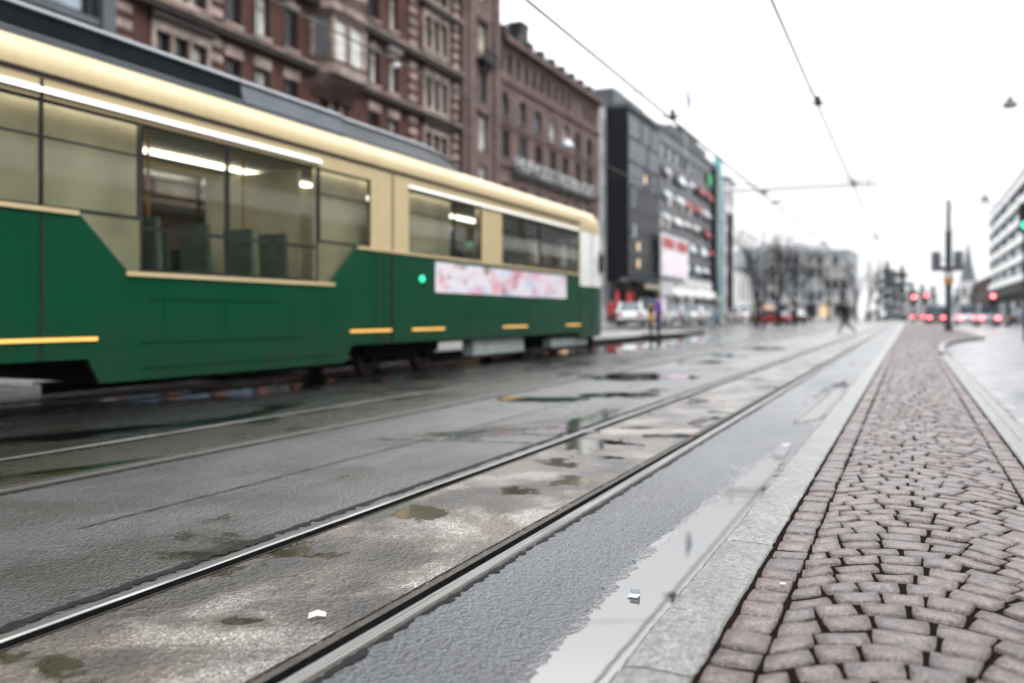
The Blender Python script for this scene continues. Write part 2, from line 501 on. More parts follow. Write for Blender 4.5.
plain('flag_white', (0.6, 0.6, 0.62), 0.8, var=0.1)
plain('bark', (0.016, 0.014, 0.013), 0.85, var=0.35, scale=9, bmp=0.5)
plain('twig', (0.020, 0.017, 0.016), 0.85, var=0.3, scale=9)
plain('conifer', (0.11, 0.12, 0.125), 0.8, var=0.35, scale=2)  # distance haze mixed into the foliage colour, paler and bluer
plain('paper', (0.40, 0.37, 0.30), 0.7, var=0.1)
plain('skin', (0.42, 0.26, 0.19), 0.5, var=0.1)
plain('hair_dark', (0.02, 0.014, 0.01), 0.6)
plain('hair_fair', (0.35, 0.26, 0.14), 0.6)
for nm, c in dict(coat_black=(0.012, 0.012, 0.014), coat_purple=(0.13, 0.05, 0.32), coat_red=(0.35, 0.03, 0.04), coat_grey=(0.12, 0.13, 0.14), coat_green=(0.05, 0.10, 0.08),
                  trouser_dark=(0.012, 0.013, 0.017), trouser_teal=(0.12, 0.24, 0.28), trouser_blue=(0.03, 0.045, 0.08), bag_olive=(0.12, 0.13, 0.10)).items():
    plain(nm, c, 0.8, var=0.2, scale=6)
for nm, c in dict(car_white=(0.70, 0.71, 0.72), car_silver=(0.38, 0.40, 0.42), car_black=(0.014, 0.015, 0.017), car_red=(0.30, 0.02, 0.02), car_grey=(0.08, 0.085, 0.095)).items():
    plain(nm, c, 0.25, 0.15 if nm != 'car_white' else 0.0, var=0.05, coat=0.6)

def advert_print():
    """washed-out printed advert: white with soft pink, blue and brown areas"""
    m, n, p, o = newmat('advert_print')
    v = coords(n, scale=(1, 0.55, 1.2), loc=(0, 4.3, 0))
    tc = node(n, 'ShaderNodeTexCoord')
    sx = node(n, 'ShaderNodeSeparateXYZ')
    n.links.new(tc.outputs['Object'], sx.inputs[0])
    base = ramp(n, noise(n, v, 1.6, 2), [(0.38, (0.42, 0.46, 0.62)), (0.5, (0.66, 0.66, 0.70)), (0.62, (0.72, 0.62, 0.66))])
    pk = ramp(n, noise(n, coords(n, scale=(1, 0.8, 1.6), loc=(3, 9.1, 2)), 1.5, 2), [(0.52, 0.0), (0.62, 1.0)])
    base = mixc(n, pk, base, (0.68, 0.34, 0.42))
    br = ramp(n, noise(n, coords(n, scale=(1, 1.2, 2), loc=(1, 2, 5)), 1.3, 2), [(0.6, 0.0), (0.7, 1.0)])
    base = mixc(n, br, base, (0.28, 0.20, 0.17))
    n.links.new(base, p.inputs['Base Color'])
    p.inputs['Roughness'].default_value = 0.35
advert_print()

# ------------------------------------------------------------------ mesh helpers
class MB:
    def __init__(self):
        self.v, self.f, self.mi, self.tint = [], [], [], []

    def face(self, pts, mat=0):
        i = len(self.v)
        self.v.extend(pts)
        self.f.append(tuple(range(i, i + len(pts))))
        self.mi.append(mat)

    def grid(self, rows, mat=0, close=False):
        """rows of points with equal counts -> shared-vertex quads"""
        i0 = len(self.v)
        nr, nc = len(rows), len(rows[0])
        for r in rows:
            self.v.extend(r)
        for a in range(nr - 1):
            for b in range(nc if close else nc - 1):
                c = (b + 1) % nc
                self.f.append((i0 + a * nc + b, i0 + a * nc + c, i0 + (a + 1) * nc + c, i0 + (a + 1) * nc + b))
                self.mi.append(mat(a, b) if callable(mat) else mat)
        return i0

    def box(self, x0, x1, y0, y1, z0, z1, mat=0):
        i = len(self.v)
        self.v += [(x0, y0, z0), (x1, y0, z0), (x1, y1, z0), (x0, y1, z0), (x0, y0, z1), (x1, y0, z1), (x1, y1, z1), (x0, y1, z1)]
        for q in ((0, 3, 2, 1), (4, 5, 6, 7), (0, 1, 5, 4), (1, 2, 6, 5), (2, 3, 7, 6), (3, 0, 4, 7)):
            self.f.append(tuple(i + k for k in q))
            self.mi.append(mat)

    def prism(self, poly, a0, a1, axis='x', mat=0):
        """poly: 2-D points; extruded along axis. x: (y,z) ; y: (x,z) ; z: (x,y)"""
        def P(p, a):
            return {'x': (a, p[0], p[1]), 'y': (p[0], a, p[1]), 'z': (p[0], p[1], a)}[axis]
        i, k = len(self.v), len(poly)
        self.v += [P(p, a0) for p in poly] + [P(p, a1) for p in poly]
        self.f.append(tuple(range(i, i + k)))
        self.f.append(tuple(range(i + 2 * k - 1, i + k - 1, -1)))
        self.mi += [mat, mat]
        for j in range(k):
            q = (j + 1) % k
            self.f.append((i + j, i + k + j, i + k + q, i + q))
            self.mi.append(mat)

    def tube(self, path, rad, seg=8, mat=0, cap=True):
        path = [Vector(p) for p in path]
        rads = rad if isinstance(rad, (list, tuple)) else [rad] * len(path)
        rows = []
        up = Vector((0, 0, 1))
        for j, p in enumerate(path):
            t = (path[min(j + 1, len(path) - 1)] - path[max(j - 1, 0)]).normalized()
            a = t.cross(up)
            if a.length < 0.05:
                a = t.cross(Vector((1, 0, 0)))
            a.normalize()
            b = t.cross(a)
            rows.append([tuple(p + (a * math.cos(2 * math.pi * s / seg) + b * math.sin(2 * math.pi * s / seg)) * rads[j]) for s in range(seg)])
        i0 = self.grid(rows, mat, True)
        if cap:
            self.f.append(tuple(range(i0, i0 + seg)))
            self.f.append(tuple(range(i0 + (len(rows) - 1) * seg + seg - 1, i0 + (len(rows) - 1) * seg - 1, -1)))
            self.mi += [mat, mat]

    def disc(self, c, r, h, axis='x', seg=20, mat=0):
        pts = [(r * math.cos(2 * math.pi * s / seg), r * math.sin(2 * math.pi * s / seg)) for s in range(seg)]
        o = {'x': (1, 2, 0), 'y': (0, 2, 1), 'z': (0, 1, 2)}[axis]
        self.prism([(c[o[0]] + a, c[o[1]] + b) for a, b in pts], c[o[2]] - h / 2, c[o[2]] + h / 2, axis, mat)

    def build(self, name, mats, parent=None, smooth=False, bevel=0.0, loc=None):
        me = bpy.data.meshes.new(name)
        me.from_pydata(self.v, [], self.f)
        for m in (mats if isinstance(mats, (list, tuple)) else [mats]):
            me.materials.append(MATS[m])
        me.polygons.foreach_set('material_index', self.mi)
        if self.tint:
            ca = me.color_attributes.new('tint', 'FLOAT_COLOR', 'POINT')
            ca.data.foreach_set('color', [x for t in self.tint for x in (t[0], t[1], t[2], 1.0)])
        bm = bmesh.new()
        bm.from_mesh(me)
        bmesh.ops.recalc_face_normals(bm, faces=bm.faces)
        if bevel:
            bmesh.ops.bevel(bm, geom=[e for e in bm.edges if len(e.link_faces) == 2 and e.calc_face_angle() > 0.6], offset=bevel, segments=2, affect='EDGES', profile=0.6)
        bm.to_mesh(me)
        bm.free()
        if smooth:
            me.shade_smooth() if hasattr(me, 'shade_smooth') else me.polygons.foreach_set('use_smooth', [True] * len(me.polygons))
            if smooth == 'auto':
                me.set_sharp_from_angle(angle=R(35)) if hasattr(me, 'set_sharp_from_angle') else None
        o = bpy.data.objects.new(name, me)
        COL.objects.link(o)
        if parent:
            o.parent = parent
        if loc:
            o.location = loc
        return o

def tag(o, label=None, cat=None, group=None, kind=None):
    if label: o['label'] = label
    if cat: o['category'] = cat
    if group: o['group'] = group
    if kind: o['kind'] = kind
    return o

def thing(name, label, cat, loc=(0, 0, 0), rz=0.0, group=None):
    o = bpy.data.objects.new(name, None)
    o.empty_display_size = 0.3
    COL.objects.link(o)
    o.location = loc
    o.rotation_euler = (0, 0, rz)
    return tag(o, label, cat, group)

def dup(o, parent=None):
    c = o.copy()
    COL.objects.link(c)
    if parent:
        c.parent = parent
    for ch in list(o.children):
        dup(ch, c)
    return c

def inst(src, name, parent, loc):
    o = bpy.data.objects.new(name, src)
    COL.objects.link(o)
    o.parent = parent
    o.location = loc
    return o

def struct(mb, name, mats, **k):
    return tag(mb.build(name, mats, **k), kind='structure')

# where a picture column cuts the street-parallel plane x = X
def den_of(px, X): return F * X / (CT * (px - 910.0))
def d_of(px, X): return (den_of(px, X) + X * ST) / CT
def z_of(px, py, X): return H - (py - 315.0) * den_of(px, X) / F
def at(px, den):                                    # column and depth -> x, d
    X = (px - 910.0) * CT * den / F
    return X, (den + X * ST) / CT

def rn(a, b): return random.uniform(a, b)

# ------------------------------------------------------------------ the ground
KL0, KL1 = -0.722, -0.507       # near kerb
SR = 0.645                      # right edge of the setts
KR1 = 0.775
ZI = 0.06                       # island height
C1, C2, C3 = -2.05, -5.23, -8.80
PE = -10.05                     # platform edge
NEAR, FAR = -8.0, 420.0

mb = MB(); mb.face([(-1500, -1400, -0.03), (1500, -1400, -0.03), (1500, 1900, -0.03), (-1500, 1900, -0.03)])
struct(mb, 'ground', 'ground_asphalt')

def strip(name, x0, x1, mat, z=0.0, y0=NEAR, y1=FAR):
    m = MB()
    ys = [y0]
    while ys[-1] < y1:
        ys.append(min(y1, ys[-1] + max(1.0, (abs(ys[-1]) + 4) * 0.3)))
    m.grid([[(x0, y, z), (x1, y, z)] for y in ys])
    return struct(m, name, mat)
strip('road', C1 + 0.552, KL0 + 0.01, 'kerb_lane_asphalt')
strip('track_bed', C1 - 0.413, C1 + 0.413, 'track_concrete')
strip('road', C2 + 0.552, C1 - 0.552, 'middle_asphalt')
strip('track_bed', C2 - 0.413, C2 + 0.413, 'far_track_concrete')
strip('road', C3 + 0.552, C2 - 0.552, 'far_asphalt')
strip('track_bed', C3 - 0.413, C3 + 0.413, 'far_track_concrete')
strip('road', -70, C3 - 0.552, 'far_asphalt')

def rail(c, s):
    """grooved tram rail; s=+1 right rail, -1 left rail of the track centred on c"""
    prof = [(0.552, -0.02), (0.552, -0.001), (0.538, 0.0045), (0.492, 0.0065), (0.482, 0.002), (0.478, -0.04), (0.440, -0.04), (0.436, -0.002), (0.413, 0.003), (0.413, -0.02)]
    mts = [2, 1, 0, 0, 2, 2, 2, 1, 2]
    m = MB()
    ys = [NEAR, 0, 4, 10, 25, 60, 150, FAR]
    m.grid([[(c + s * a, y, b) for a, b in prof] for y in ys], lambda a, b: mts[b])
    return struct(m, 'tram_rail', ['rail_steel', 'rail_rust', 'rail_groove', 'under_black'])

def seam(xc, w, y0, y1, seed, z=0.0035, amp=0.02, gap=0.15):
    """ragged bitumen joint beside a rail"""
    m = MB()
    y = y0
    row = []
    rngs = random.Random(seed)
    while y < y1:
        n1 = 0.5 * mnoise.noise(Vector((seed * 3.1, y * 5, 0))) + 0.9 * mnoise.noise(Vector((seed, y * 37, 4)))
        n2 = 0.5 * mnoise.noise(Vector((seed * 1.7, y * 4, 9))) + 0.9 * mnoise.noise(Vector((seed, y * 33, 2)))
        row.append([(xc - w / 2 + n1 * amp * 0.3, y, z), (xc + w / 2 + n2 * amp, y, z)])
        y += 0.018 * (1 + max(0, y) * 0.06)
    m.grid(row)
    return struct(m, 'road_joint', 'bitumen')

for c in (C1, C2, C3):
    for s in (1, -1):
        rail(c, s)
seam(C1 + 0.566, 0.022, 0.5, 40, 1.3, amp=0.035)
seam(C1 + 0.403, 0.010, 0.5, 40, 2.3, amp=0.012)
seam(C1 - 0.590, 0.045, 0.5, 40, 3.7, amp=0.05)
seam(C2 + 0.60, 0.06, 2, 60, 4.1, amp=0.05)
seam(C2 - 0.60, 0.05, 3, 60, 5.1, amp=0.05)
# joint in the asphalt between the tracks, and one across it
seam(-3.55, 0.012, 3.0, 40, 6.6, amp=0.012)
mb = MB()
row = []
for k in range(80):
    x = -3.98 + k * 0.0174
    row.append([(x, 6.15 + 0.25 * (x + 3.98) + 0.02 * mnoise.noise(Vector((x * 9, 1, 1))), 0.0035), (x, 6.172 + 0.25 * (x + 3.98) + 0.03 * mnoise.noise(Vector((x * 11, 5, 1))), 0.0035)])
mb.grid(row); struct(mb, 'road_joint', 'bitumen')

# near kerb: long granite stones with chipped edges
def kerb_stones(x0, x1, y0, y1, L, name, phase, z=ZI, par=None):
    m = MB()
    y = y0
    while y < y1:
        e = min(y + L, y1)
        ya, yb = y + 0.005, e - 0.005
        nn = max(2, int((yb - ya) / (0.03 if y < 9 else 0.3)))
        rows = []
        for k in range(nn + 1):
            t = ya + (yb - ya) * k / nn
            end = 0.009 if k in (0, nn) else 0.0
            a = 0.008 * mnoise.noise(Vector((t * 7, 1.3, phase))) + 0.005 * mnoise.noise(Vector((t * 25, 7.3, phase)))
            b = 0.007 * mnoise.noise(Vector((t * 7, 4.3, phase))) + 0.004 * mnoise.noise(Vector((t * 25, 9.3, phase)))
            h = 0.003 * mnoise.noise(Vector((t * 3, 2, phase))) - end
            rows.append([(x0 + a, t, -0.02), (x0 + a, t, z - 0.016 - end), (x0 + a + 0.016, t, z - 0.002 + h), (x0 * .67 + x1 * .33, t, z + h * 0.6), (x0 * .33 + x1 * .67, t, z - h * 0.5 - end * 1.3), (x1 + b - 0.014, t, z - 0.002 + h), (x1 + b, t, z - 0.014 - end), (x1 + b, t, -0.02)])
        m.grid(rows)
        for r_ in (rows[0], rows[-1]):
            m.face(list(r_))
        y = e
    return struct(m, name, 'kerb_granite', smooth='auto')
kerb_stones(KL0, KL1, -6.0 + 0.95, 130, 1.48, 'kerb', 1.0)
kerb_stones(SR + 0.005, KR1, -5.3, 24.0, 1.6, 'kerb', 5.0)
kerb_stones(0.79, 0.93, -5.3, 23.6, 0.8, 'kerb', 8.0, z=0.012)

# the outward bend of the right kerb, beyond which the island widens
BEND = [(0.71, 23.8), (0.76, 26.5), (0.90, 30.0), (1.12, 33.0), (1.50, 36.0), (2.05, 38.6), (2.62, 40.6), (2.78, 42.0), (2.80, 46.0), (2.80, 130.0)]
def offset_path(path, w):
    o = []
    for i, p in enumerate(path):
        a, b = path[max(i - 1, 0)], path[min(i + 1, len(path) - 1)]
        dx, dy = b[0] - a[0], b[1] - a[1]
        l = math.hypot(dx, dy)
        o.append((p[0] + dy / l * w, p[1] - dx / l * w))
    return o
o1 = offset_path(BEND, -0.07); o2 = offset_path(BEND, 0.07)
mb = MB()
mb.grid([[(*a, -0.02), (*a, 0.12), (*b, 0.12), (b[0], b[1], -0.02)] for a, b in zip(o1, o2)])
mb.face([(*o1[0], -0.02), (*o1[0], 0.12), (*o2[0], 0.12), (*o2[0], -0.02)])
struct(mb, 'kerb', 'kerb_granite')

# cobbled island: bed, real setts in bowed rows up to 27 m, printed beyond
mb = MB()
mb.grid([[(KL1 - 0.01, y, ZI - 0.007), (SR + 0.01, y, ZI - 0.007)] for y in (-5.3, 5, 36.2)])
struct(mb, 'pavement_bed', 'joint_soil')
mb = MB()
far_edge = [(SR + 0.005, 27.0 - 3.2)] 
pts = [(KL1 - 0.004, 36.0), (SR + 0.003, 36.0), (SR + 0.003, 25.0), (0.69, 25.0)] + [p for p in o1[1:]] + [(KL1 - 0.004, 130.0)]
mb.face([(a, b, ZI - 0.002 + 0.05 * min(1, max(0, (b - 24) / 8)) * (1 if a > 0.66 or b > 40 else 0)) for a, b in pts])
struct(mb, 'pavement', 'far_setts')

def sett_mesh(m, quad, tint, fine, hz):
    """one worn sett from its four corners (already inset)"""
    a, b, c, d = [Vector((*q, 0)) for q in quad]
    N = 7 if fine else 5
    rows = []
    sd = rn(0, 100)
    tx, ty = rn(-0.004, 0.004), rn(-0.004, 0.004)
    for i in range(N):
        row = []
        for j in range(N):
            u, v = i / (N - 1) * 2 - 1, j / (N - 1) * 2 - 1
            # squash the square grid towards a rounded square
            k = 0.13
            uu = u * math.sqrt(1 - k * v * v)
            vv = v * math.sqrt(1 - k * u * u)
            s, t = (uu + 1) / 2, (vv + 1) / 2
            p = a * (1 - s) * (1 - t) + b * s * (1 - t) + c * s * t + d * (1 - s) * t
            r = max(abs(u), abs(v))
            z = hz + 0.0035 * (1 - r * r) + tx * u + ty * v + 0.0035 * mnoise.noise(Vector((p.x * 22, p.y * 22, sd)))
            if r > 0.99:
                z -= 0.034
            elif r > 0.6:
                z -= 0.001
            if fine and r < 0.99 and r > 0.6:       # pull the shoulder outwards so the top is broad
                p = p + (p - (a + b + c + d) / 4) * 0.40
            elif not fine and 0.4 < r < 0.9:
                p = p + (p - (a + b + c + d) / 4) * 0.72
            row.append((p.x, p.y, z))
        rows.append(row)
    m.grid(rows)
    m.tint += [tint] * (N * N)

def rtint():
    g = rn(0.84, 1.12)
    w = rn(-0.03, 0.05)
    return (g * (1 + w), g, g * (1 - w * 0.6))

mb = MB()
XL, XR = KL1 + 0.004, SR - 0.002
ecw, ecr = 0.140, 0.125
# straight edge courses
for x0, x1, ph in ((XL, XL + ecw, 0.0), (XR - ecr, XR, 0.05)):
    y = 1.2 + ph
    while y < 36:
        L = rn(0.125, 0.175)
        g = rn(0.003, 0.007)
        j = [rn(-0.008, 0.008) for _ in range(8)]
        q = [(x0 + 0.006 + j[0] * .6, y + g + j[1]), (x1 - 0.009 + j[2], y + g + j[3]), (x1 - 0.006 + j[4], y + L - g + j[5]), (x0 + 0.004 + j[6] * .6, y + L - g + j[7])]
        sett_mesh(mb, q, rtint(), y < 9, ZI + rn(-0.004, 0.004))
        y += L
ia, ib = XL + ecw - 0.002, XR - ecr + 0.002
xm = 0.02
def bow(x): return -1.6 * (x - xm) ** 2
step = 0.130
k = 0
y0r = 0.7
while y0r < 36.0:
    st_ = step * rn(0.95, 1.05)
    bs = [ia]
    x = ia + rn(0.07, 0.11) + (0.05 if k % 2 else 0.0)
    while x < ib - 0.06:
        bs.append(x)
        x += rn(0.112, 0.158)
    bs.append(ib)
    if k % 3 == 1:
        bs = bs[:1] + [b + rn(-0.01, 0.03) for b in bs[1:-1]] + bs[-1:]
    def pt(x, t):
        ed = max(0.0, min(1.0, (x - ia) / 0.22, (ib - x) / 0.22))
        xx = x + 3.2 * (x - xm) * t * st_ * 0.5 * ed
        yy = y0r + bow(xx) + t * st_ + 0.010 * mnoise.noise(Vector((x * 5, y0r * 3, 2)))
        return (xx, yy)
    for xa, xb in zip(bs[:-1], bs[1:]):
        if xb - xa < 0.04:
            continue
        gx, gt = rn(0.002, 0.0045), rn(0.003, 0.0065) / st_
        q = [pt(xa + gx, gt), pt(xb - gx, gt), pt(xb - gx, 1 - gt), pt(xa + gx, 1 - gt)]
        j = 0.009
        q = [(p[0] + rn(-j, j) * .7, p[1] + rn(-j, j)) for p in q]
        if q[0][1] > 36 or q[0][1] < 1.1:
            continue
        sett_mesh(mb, q, rtint(), q[0][1] < 9, ZI + rn(-0.004, 0.004))
    y0r += st_
    k += 1
struct(mb, 'cobblestones', 'sett_granite', smooth=True)

# right-hand carriageway and the pavement before its building
strip('road', 0.93, 14.0, 'street_setts', z=0.0, y0=-6, y1=320)
mb = MB(); mb.box(14.0, 40, -10, 330, -0.02, 0.13); struct(mb, 'pavement', 'pavement_slab')

# tram stop platform beyond the third track, then the pavement with the parked cars
PF_END = d_of(709, PE)
mb = MB()
poly = [(PE, 8), (PE, PF_END - 1.2), (PE - 0.5, PF_END), (-16.0, PF_END + 1.0), (-16.0, 8)]
mb.prism(poly, -0.02, 0.12, 'z'); struct(mb, 'tram_platform', 'pavement_slab', bevel=0.015)
kb = offset_path(poly[:4], 0.02); kc = offset_path(poly[:4], -0.16)
mb = MB(); mb.grid([[(*a, -0.02), (*a, 0.145), (*b, 0.145), (*b, -0.02)] for a, b in zip(kb, kc)]); struct(mb, 'kerb', 'bitumen')
mb = MB(); mb.box(-70, -16.02, -10, 330, -0.02, 0.27); struct(mb, 'pavement', 'pavement_slab')

# standing rain water
def puddle(outline, z=0.0045, jag=0.02, freq=8, seed=1.0, sub=0.03, mat='rain_water', name='puddle'):
    pts = []
    for i, p in enumerate(outline):
        q = outline[(i + 1) % len(outline)]
        L = math.hypot(q[0] - p[0], q[1] - p[1])
        nn = max(1, int(L / sub))
        nx, ny = (q[1] - p[1]) / L, -(q[0] - p[0]) / L
        for k in range(nn):
            t = k / nn
            x, y = p[0] + (q[0] - p[0]) * t, p[1] + (q[1] - p[1]) * t
            a = jag * (mnoise.noise(Vector((x * freq, y * freq * 0.6, seed))) + 0.6 * mnoise.noise(Vector((x * freq * 4, y * freq * 3, seed + 5))))
            pts.append((x + nx * a, y + ny * a, z))
    m = MB(); m.face(pts)
    return struct(m, name, mat)
def gp(px, py, z=0.0):
    den = F * (H - z) / (py - 315.0)
    return at(px, den)
lane_puddle = [(-0.93, 1.2), (-0.955, 2.4), (-0.99, 3.2), (-0.985, 4.2), (-0.955, 5.2), (-0.93, 6.2), (-0.87, 7.0), (-0.83, 7.0), (-0.80, 6.2), (-0.735, 5.4), (-0.728, 4.0), (-0.728, 1.2)]
puddle(lane_puddle, jag=0.034, seed=2.0, freq=13, sub=0.014)
puddle([(a - 0.035 if a < -0.85 else a + 0.006, b + (0.3 if b > 6.5 else 0)) for a, b in lane_puddle], z=0.003, jag=0.03, seed=2.4, freq=9, sub=0.014, mat='damp_asphalt', name='puddle_margin')
for k, (px, py, w, h) in enumerate(((640, 377, 60, 4), (700, 362, 26, 2.0), (730, 356, 22, 1.6), (610, 395, 40, 2.6), (760, 349, 24, 1.4), (560, 432, 34, 3), (540, 400, 50, 2.5), (668, 436, 28, 2.2))):
    a = [gp(px + w * math.cos(q), py + h * math.sin(q)) for q in [2 * math.pi * i / 10 for i in range(10)]]
    puddle(a, jag=0.22, seed=10 + k, freq=2.2, sub=0.04)
puddle([(-0.98, 8.6), (-1.08, 10.5), (-1.05, 13), (-0.9, 14.5), (-0.78, 13), (-0.735, 11), (-0.74, 9.2)], jag=0.05, seed=40, freq=3)
# far side: broad shallow water by the platform kerb
puddle([(-9.95, 17), (-9.5, 20), (-7.6, 23), (-6.6, 28), (-6.9, 36), (-8.3, 40), (-9.95, 42)], jag=0.2, seed=41, freq=1, sub=0.15, z=0.008)

# ------------------------------------------------------------------ buildings
def frame_mesh(w, h, bars_v=1, bars_h=(0.68,), t=0.07, d=0.08):
    m = MB()
    m.box(-d, 0, 0, t, 0, h); m.box(-d, 0, w - t, w, 0, h)
    m.box(-d, 0, t, w - t, 0, t); m.box(-d, 0, t, w - t, h - t, h)
    for k in range(bars_v):
        y = w * (k + 1) / (bars_v + 1)
        m.box(-d + 0.005, -0.005, y - t * 0.4, y + t * 0.4, t, h - t)
    for b in bars_h:
        m.box(-d + 0.008, -0.008, t, w - t, h * b - t * 0.4, h * b + t * 0.4)
    return m

class Facade:
    """a wall with real openings: local +x faces out, y runs along the front, z up"""
    def __init__(self, parent, y0, y1, z0, z1, x=0.0, depth=0.30, back=14.0):
        self.p, self.y0, self.y1, self.z0, self.z1, self.x, self.dep, self.back = parent, y0, y1, z0, z1, x, depth, back
        self.rows, self.cache = [], {}

    def row(self, sill, head, spans, panes=('pane_dark', 'pane_curtain'), frame='window_frame_dark', bars_v=1, bars_h=(0.68,), t=0.07):
        self.rows.append((sill, head, sorted(spans)))
        for a, b in spans:
            key = (round(b - a, 2), round(head - sill, 2), bars_v, bars_h, frame, t)
            if key not in self.cache:
                o = frame_mesh(b - a, head - sill, bars_v, bars_h, t).build('window', frame, self.p)
                pm = {}
                self.cache[key] = (o.data, pm)
                bpy.data.objects.remove(o)
            me, pm = self.cache[key]
            pn = random.choice(panes)
            if pn not in pm:
                m = MB(); m.box(-0.03, 0, 0.02, b - a - 0.02, 0.02, head - sill - 0.02)
                o = m.build('pane', pn); pm[pn] = o.data
                bpy.data.objects.remove(o)
            wnd = inst(me, 'window', self.p, (self.x - self.dep + 0.09, a, sill))
            inst(pm[pn], 'pane', wnd, (-0.042, 0, 0))

    def wall(self, mat, name='wall', sides=True):
        m = MB()
        x, dp = self.x, self.dep
        def q(ya, yb, za, zb):
            if yb - ya > 1e-4 and zb - za > 1e-4:
                m.face([(x, ya, za), (x, yb, za), (x, yb, zb), (x, ya, zb)])
        # rows sharing a height range are merged
        rs = {}
        for s, h, sp in self.rows:
            rs.setdefault((s, h), []).extend(sp)
        z = self.z0
        for (s, h), sp in sorted(rs.items()):
            q(self.y0, self.y1, z, s)
            y = self.y0
            for a, b in sorted(sp):
                q(y, a, s, h)
                for P in ([(x, a, s), (x - dp, a, s), (x - dp, a, h), (x, a, h)], [(x, b, s), (x, b, h), (x - dp, b, h), (x - dp, b, s)],
                          [(x, a, s), (x, b, s), (x - dp, b, s), (x - dp, a, s)], [(x, a, h), (x - dp, a, h), (x - dp, b, h), (x, b, h)]):
                    m.face(P)
                y = b
            q(y, self.y1, s, h)
            z = h
        q(self.y0, self.y1, z, self.z1)
        if sides:
            B = x - self.back
            m.face([(x, self.y0, self.z0), (x, self.y0, self.z1), (B, self.y0, self.z1), (B, self.y0, self.z0)])
            m.face([(x, self.y1, self.z0), (B, self.y1, self.z0), (B, self.y1, self.z1), (x, self.y1, self.z1)])
            m.face([(B, self.y0, self.z0), (B, self.y0, self.z1), (B, self.y1, self.z1), (B, self.y1, self.z0)])
            m.face([(x, self.y0, self.z1), (x, self.y1, self.z1), (B, self.y1, self.z1), (B, self.y0, self.z1)])
        return m.build(name, mat, self.p)

XB = -32.0
def db(px): return d_of(px, XB)

def spread(a, b, n, w):
    p = (b - a) / n
    return [(a + p * (i + 0.5) - w / 2, a + p * (i + 0.5) + w / 2) for i in range(n)]

# --- modern glazed house at the far left, mostly behind the tram roof
D0, D1 = 8.0, db(112)
bl = thing('glazed_building', 'dark framed building with big pale glass panels at the top left behind the tram', 'building', (XB, D0, 0))
L = D1 - D0
f = Facade(bl, 0, L, 0.27, 26.5, depth=0.22)
for s, h, pn in ((1.0, 5.0, ('pane_dark', 'pane_blue')), (6.0, 9.2, ('pane_dark', 'pane_pale')), (10.0, 13.3, ('pane_curtain', 'pane_blind')), (13.75, 18.2, ('pane_pale',)), (18.8, 21.6, ('pane_blind', 'pane_pale')), (22.2, 25.6, ('pane_pale',))):
    f.row(s, h, spread(0.3, L - 1.1, 3, (L - 1.6) / 3 - 0.35), pn, 'dark_metal', 1 if s != 13.75 else 0, () if s == 13.75 else (0.5,), t=0.14)
f.wall('dark_metal')
mb = MB(); mb.box(0.0, 0.32, L - 0.75, L - 0.05, 0.3, 26.3); mb.box(0.0, 0.2, 0, L - 0.76, 13.38, 13.68); mb.build('corner_post', 'roof_metal', bl)
mb = MB(); mb.box(-14, 0.4, -0.1, L + 0.05, 26.5, 26.9); mb.build('roof', 'roof_metal', bl)

# --- ornate brown brick house with stone dressings
D0, D1 = db(112) + 0.02, db(458)
L = D1 - D0
bb = thing('brick_building', 'ornate dark red brick building with pale stone window surrounds above the tram', 'building', (XB, D0, 0))
loc = lambda px: db(px) - D0
zA, zB, zC, zD, zE = 0.0, loc(221), loc(305), loc(360), loc(408)
f = Facade(bb, 0, L, 0.27, 27.0)
ROWS = [(7.6, 10.0), (11.9, 14.2), (16.06, 18.3), (20.3, 22.6), (24.0, 26.0)]
cz = [loc(233), loc(262), loc(291)]
ce = [loc(374), loc(393)]
w1 = (loc(155), loc(205))
w2 = (loc(424), loc(446))
def tri(a, b, n=3, g=0.28):
    w = (b - a - g * (n - 1)) / n
    return [(a + i * (w + g), a + i * (w + g) + w) for i in range(n)]
PC = ('pane_curtain', 'pane_curtain', 'pane_blind', 'pane_dark')
for i, (s, h) in enumerate(ROWS):
    f.row(s, h, [(c - 0.55, c + 0.55) for c in cz], PC)
    f.row(s, h, [(c - 0.52, c + 0.52) for c in ce], PC)
    f.row(s, h, tri(*w1), PC, bars_v=0)
    f.row(s, h, tri(*w2), PC, bars_v=0)
    oc = (zC + zD) / 2
    if i < 2:
        f.row(s, h, tri(oc - 1.5, oc + 1.5), PC, bars_v=0)
f.row(0.9, 5.2, spread(0.4, L - 0.4, 10, 2.4), ('pane_dark', 'pane_dark', 'pane_blue'), bars_v=1, bars_h=(0.78,))
f.wall('red_brick')
# ledges
mb = MB()
for z, h_, o_ in ((5.8, 0.5, 0.5), (10.9, 0.34, 0.4), (15.15, 0.40, 0.5), (19.05, 0.46, 0.6), (23.3, 0.34, 0.4), (26.2, 0.8, 0.8)):
    mb.box(0.002, o_, -0.02, L + 0.02, z, z + h_ * 0.72, 0)  # shadow under each ledge painted as a dark lower part
    mb.box(0.002, o_ + 0.08, -0.02, L + 0.02, z + h_ * 0.72 + 0.002, z + h_, 1)
mb.build('cornice', ['dark_trim', 'trim_stone'], bb)
# rusticated pilasters either side of the end pavilions and beside the bay window
for c in (0.45, zB - 0.55, zE + 0.5, L - 0.5):
    mb = MB()
    z = 6.4
    k = 0
    while z < 26:
        w = 0.50 if k % 2 else 0.34
        mb.box(0.003, 0.16 if k % 2 else 0.11, c - w, c + w, z, z + 0.385, k % 2)
        z += 0.385; k += 1
    mb.build('quoins', ['red_brick', 'trim_stone'], bb)
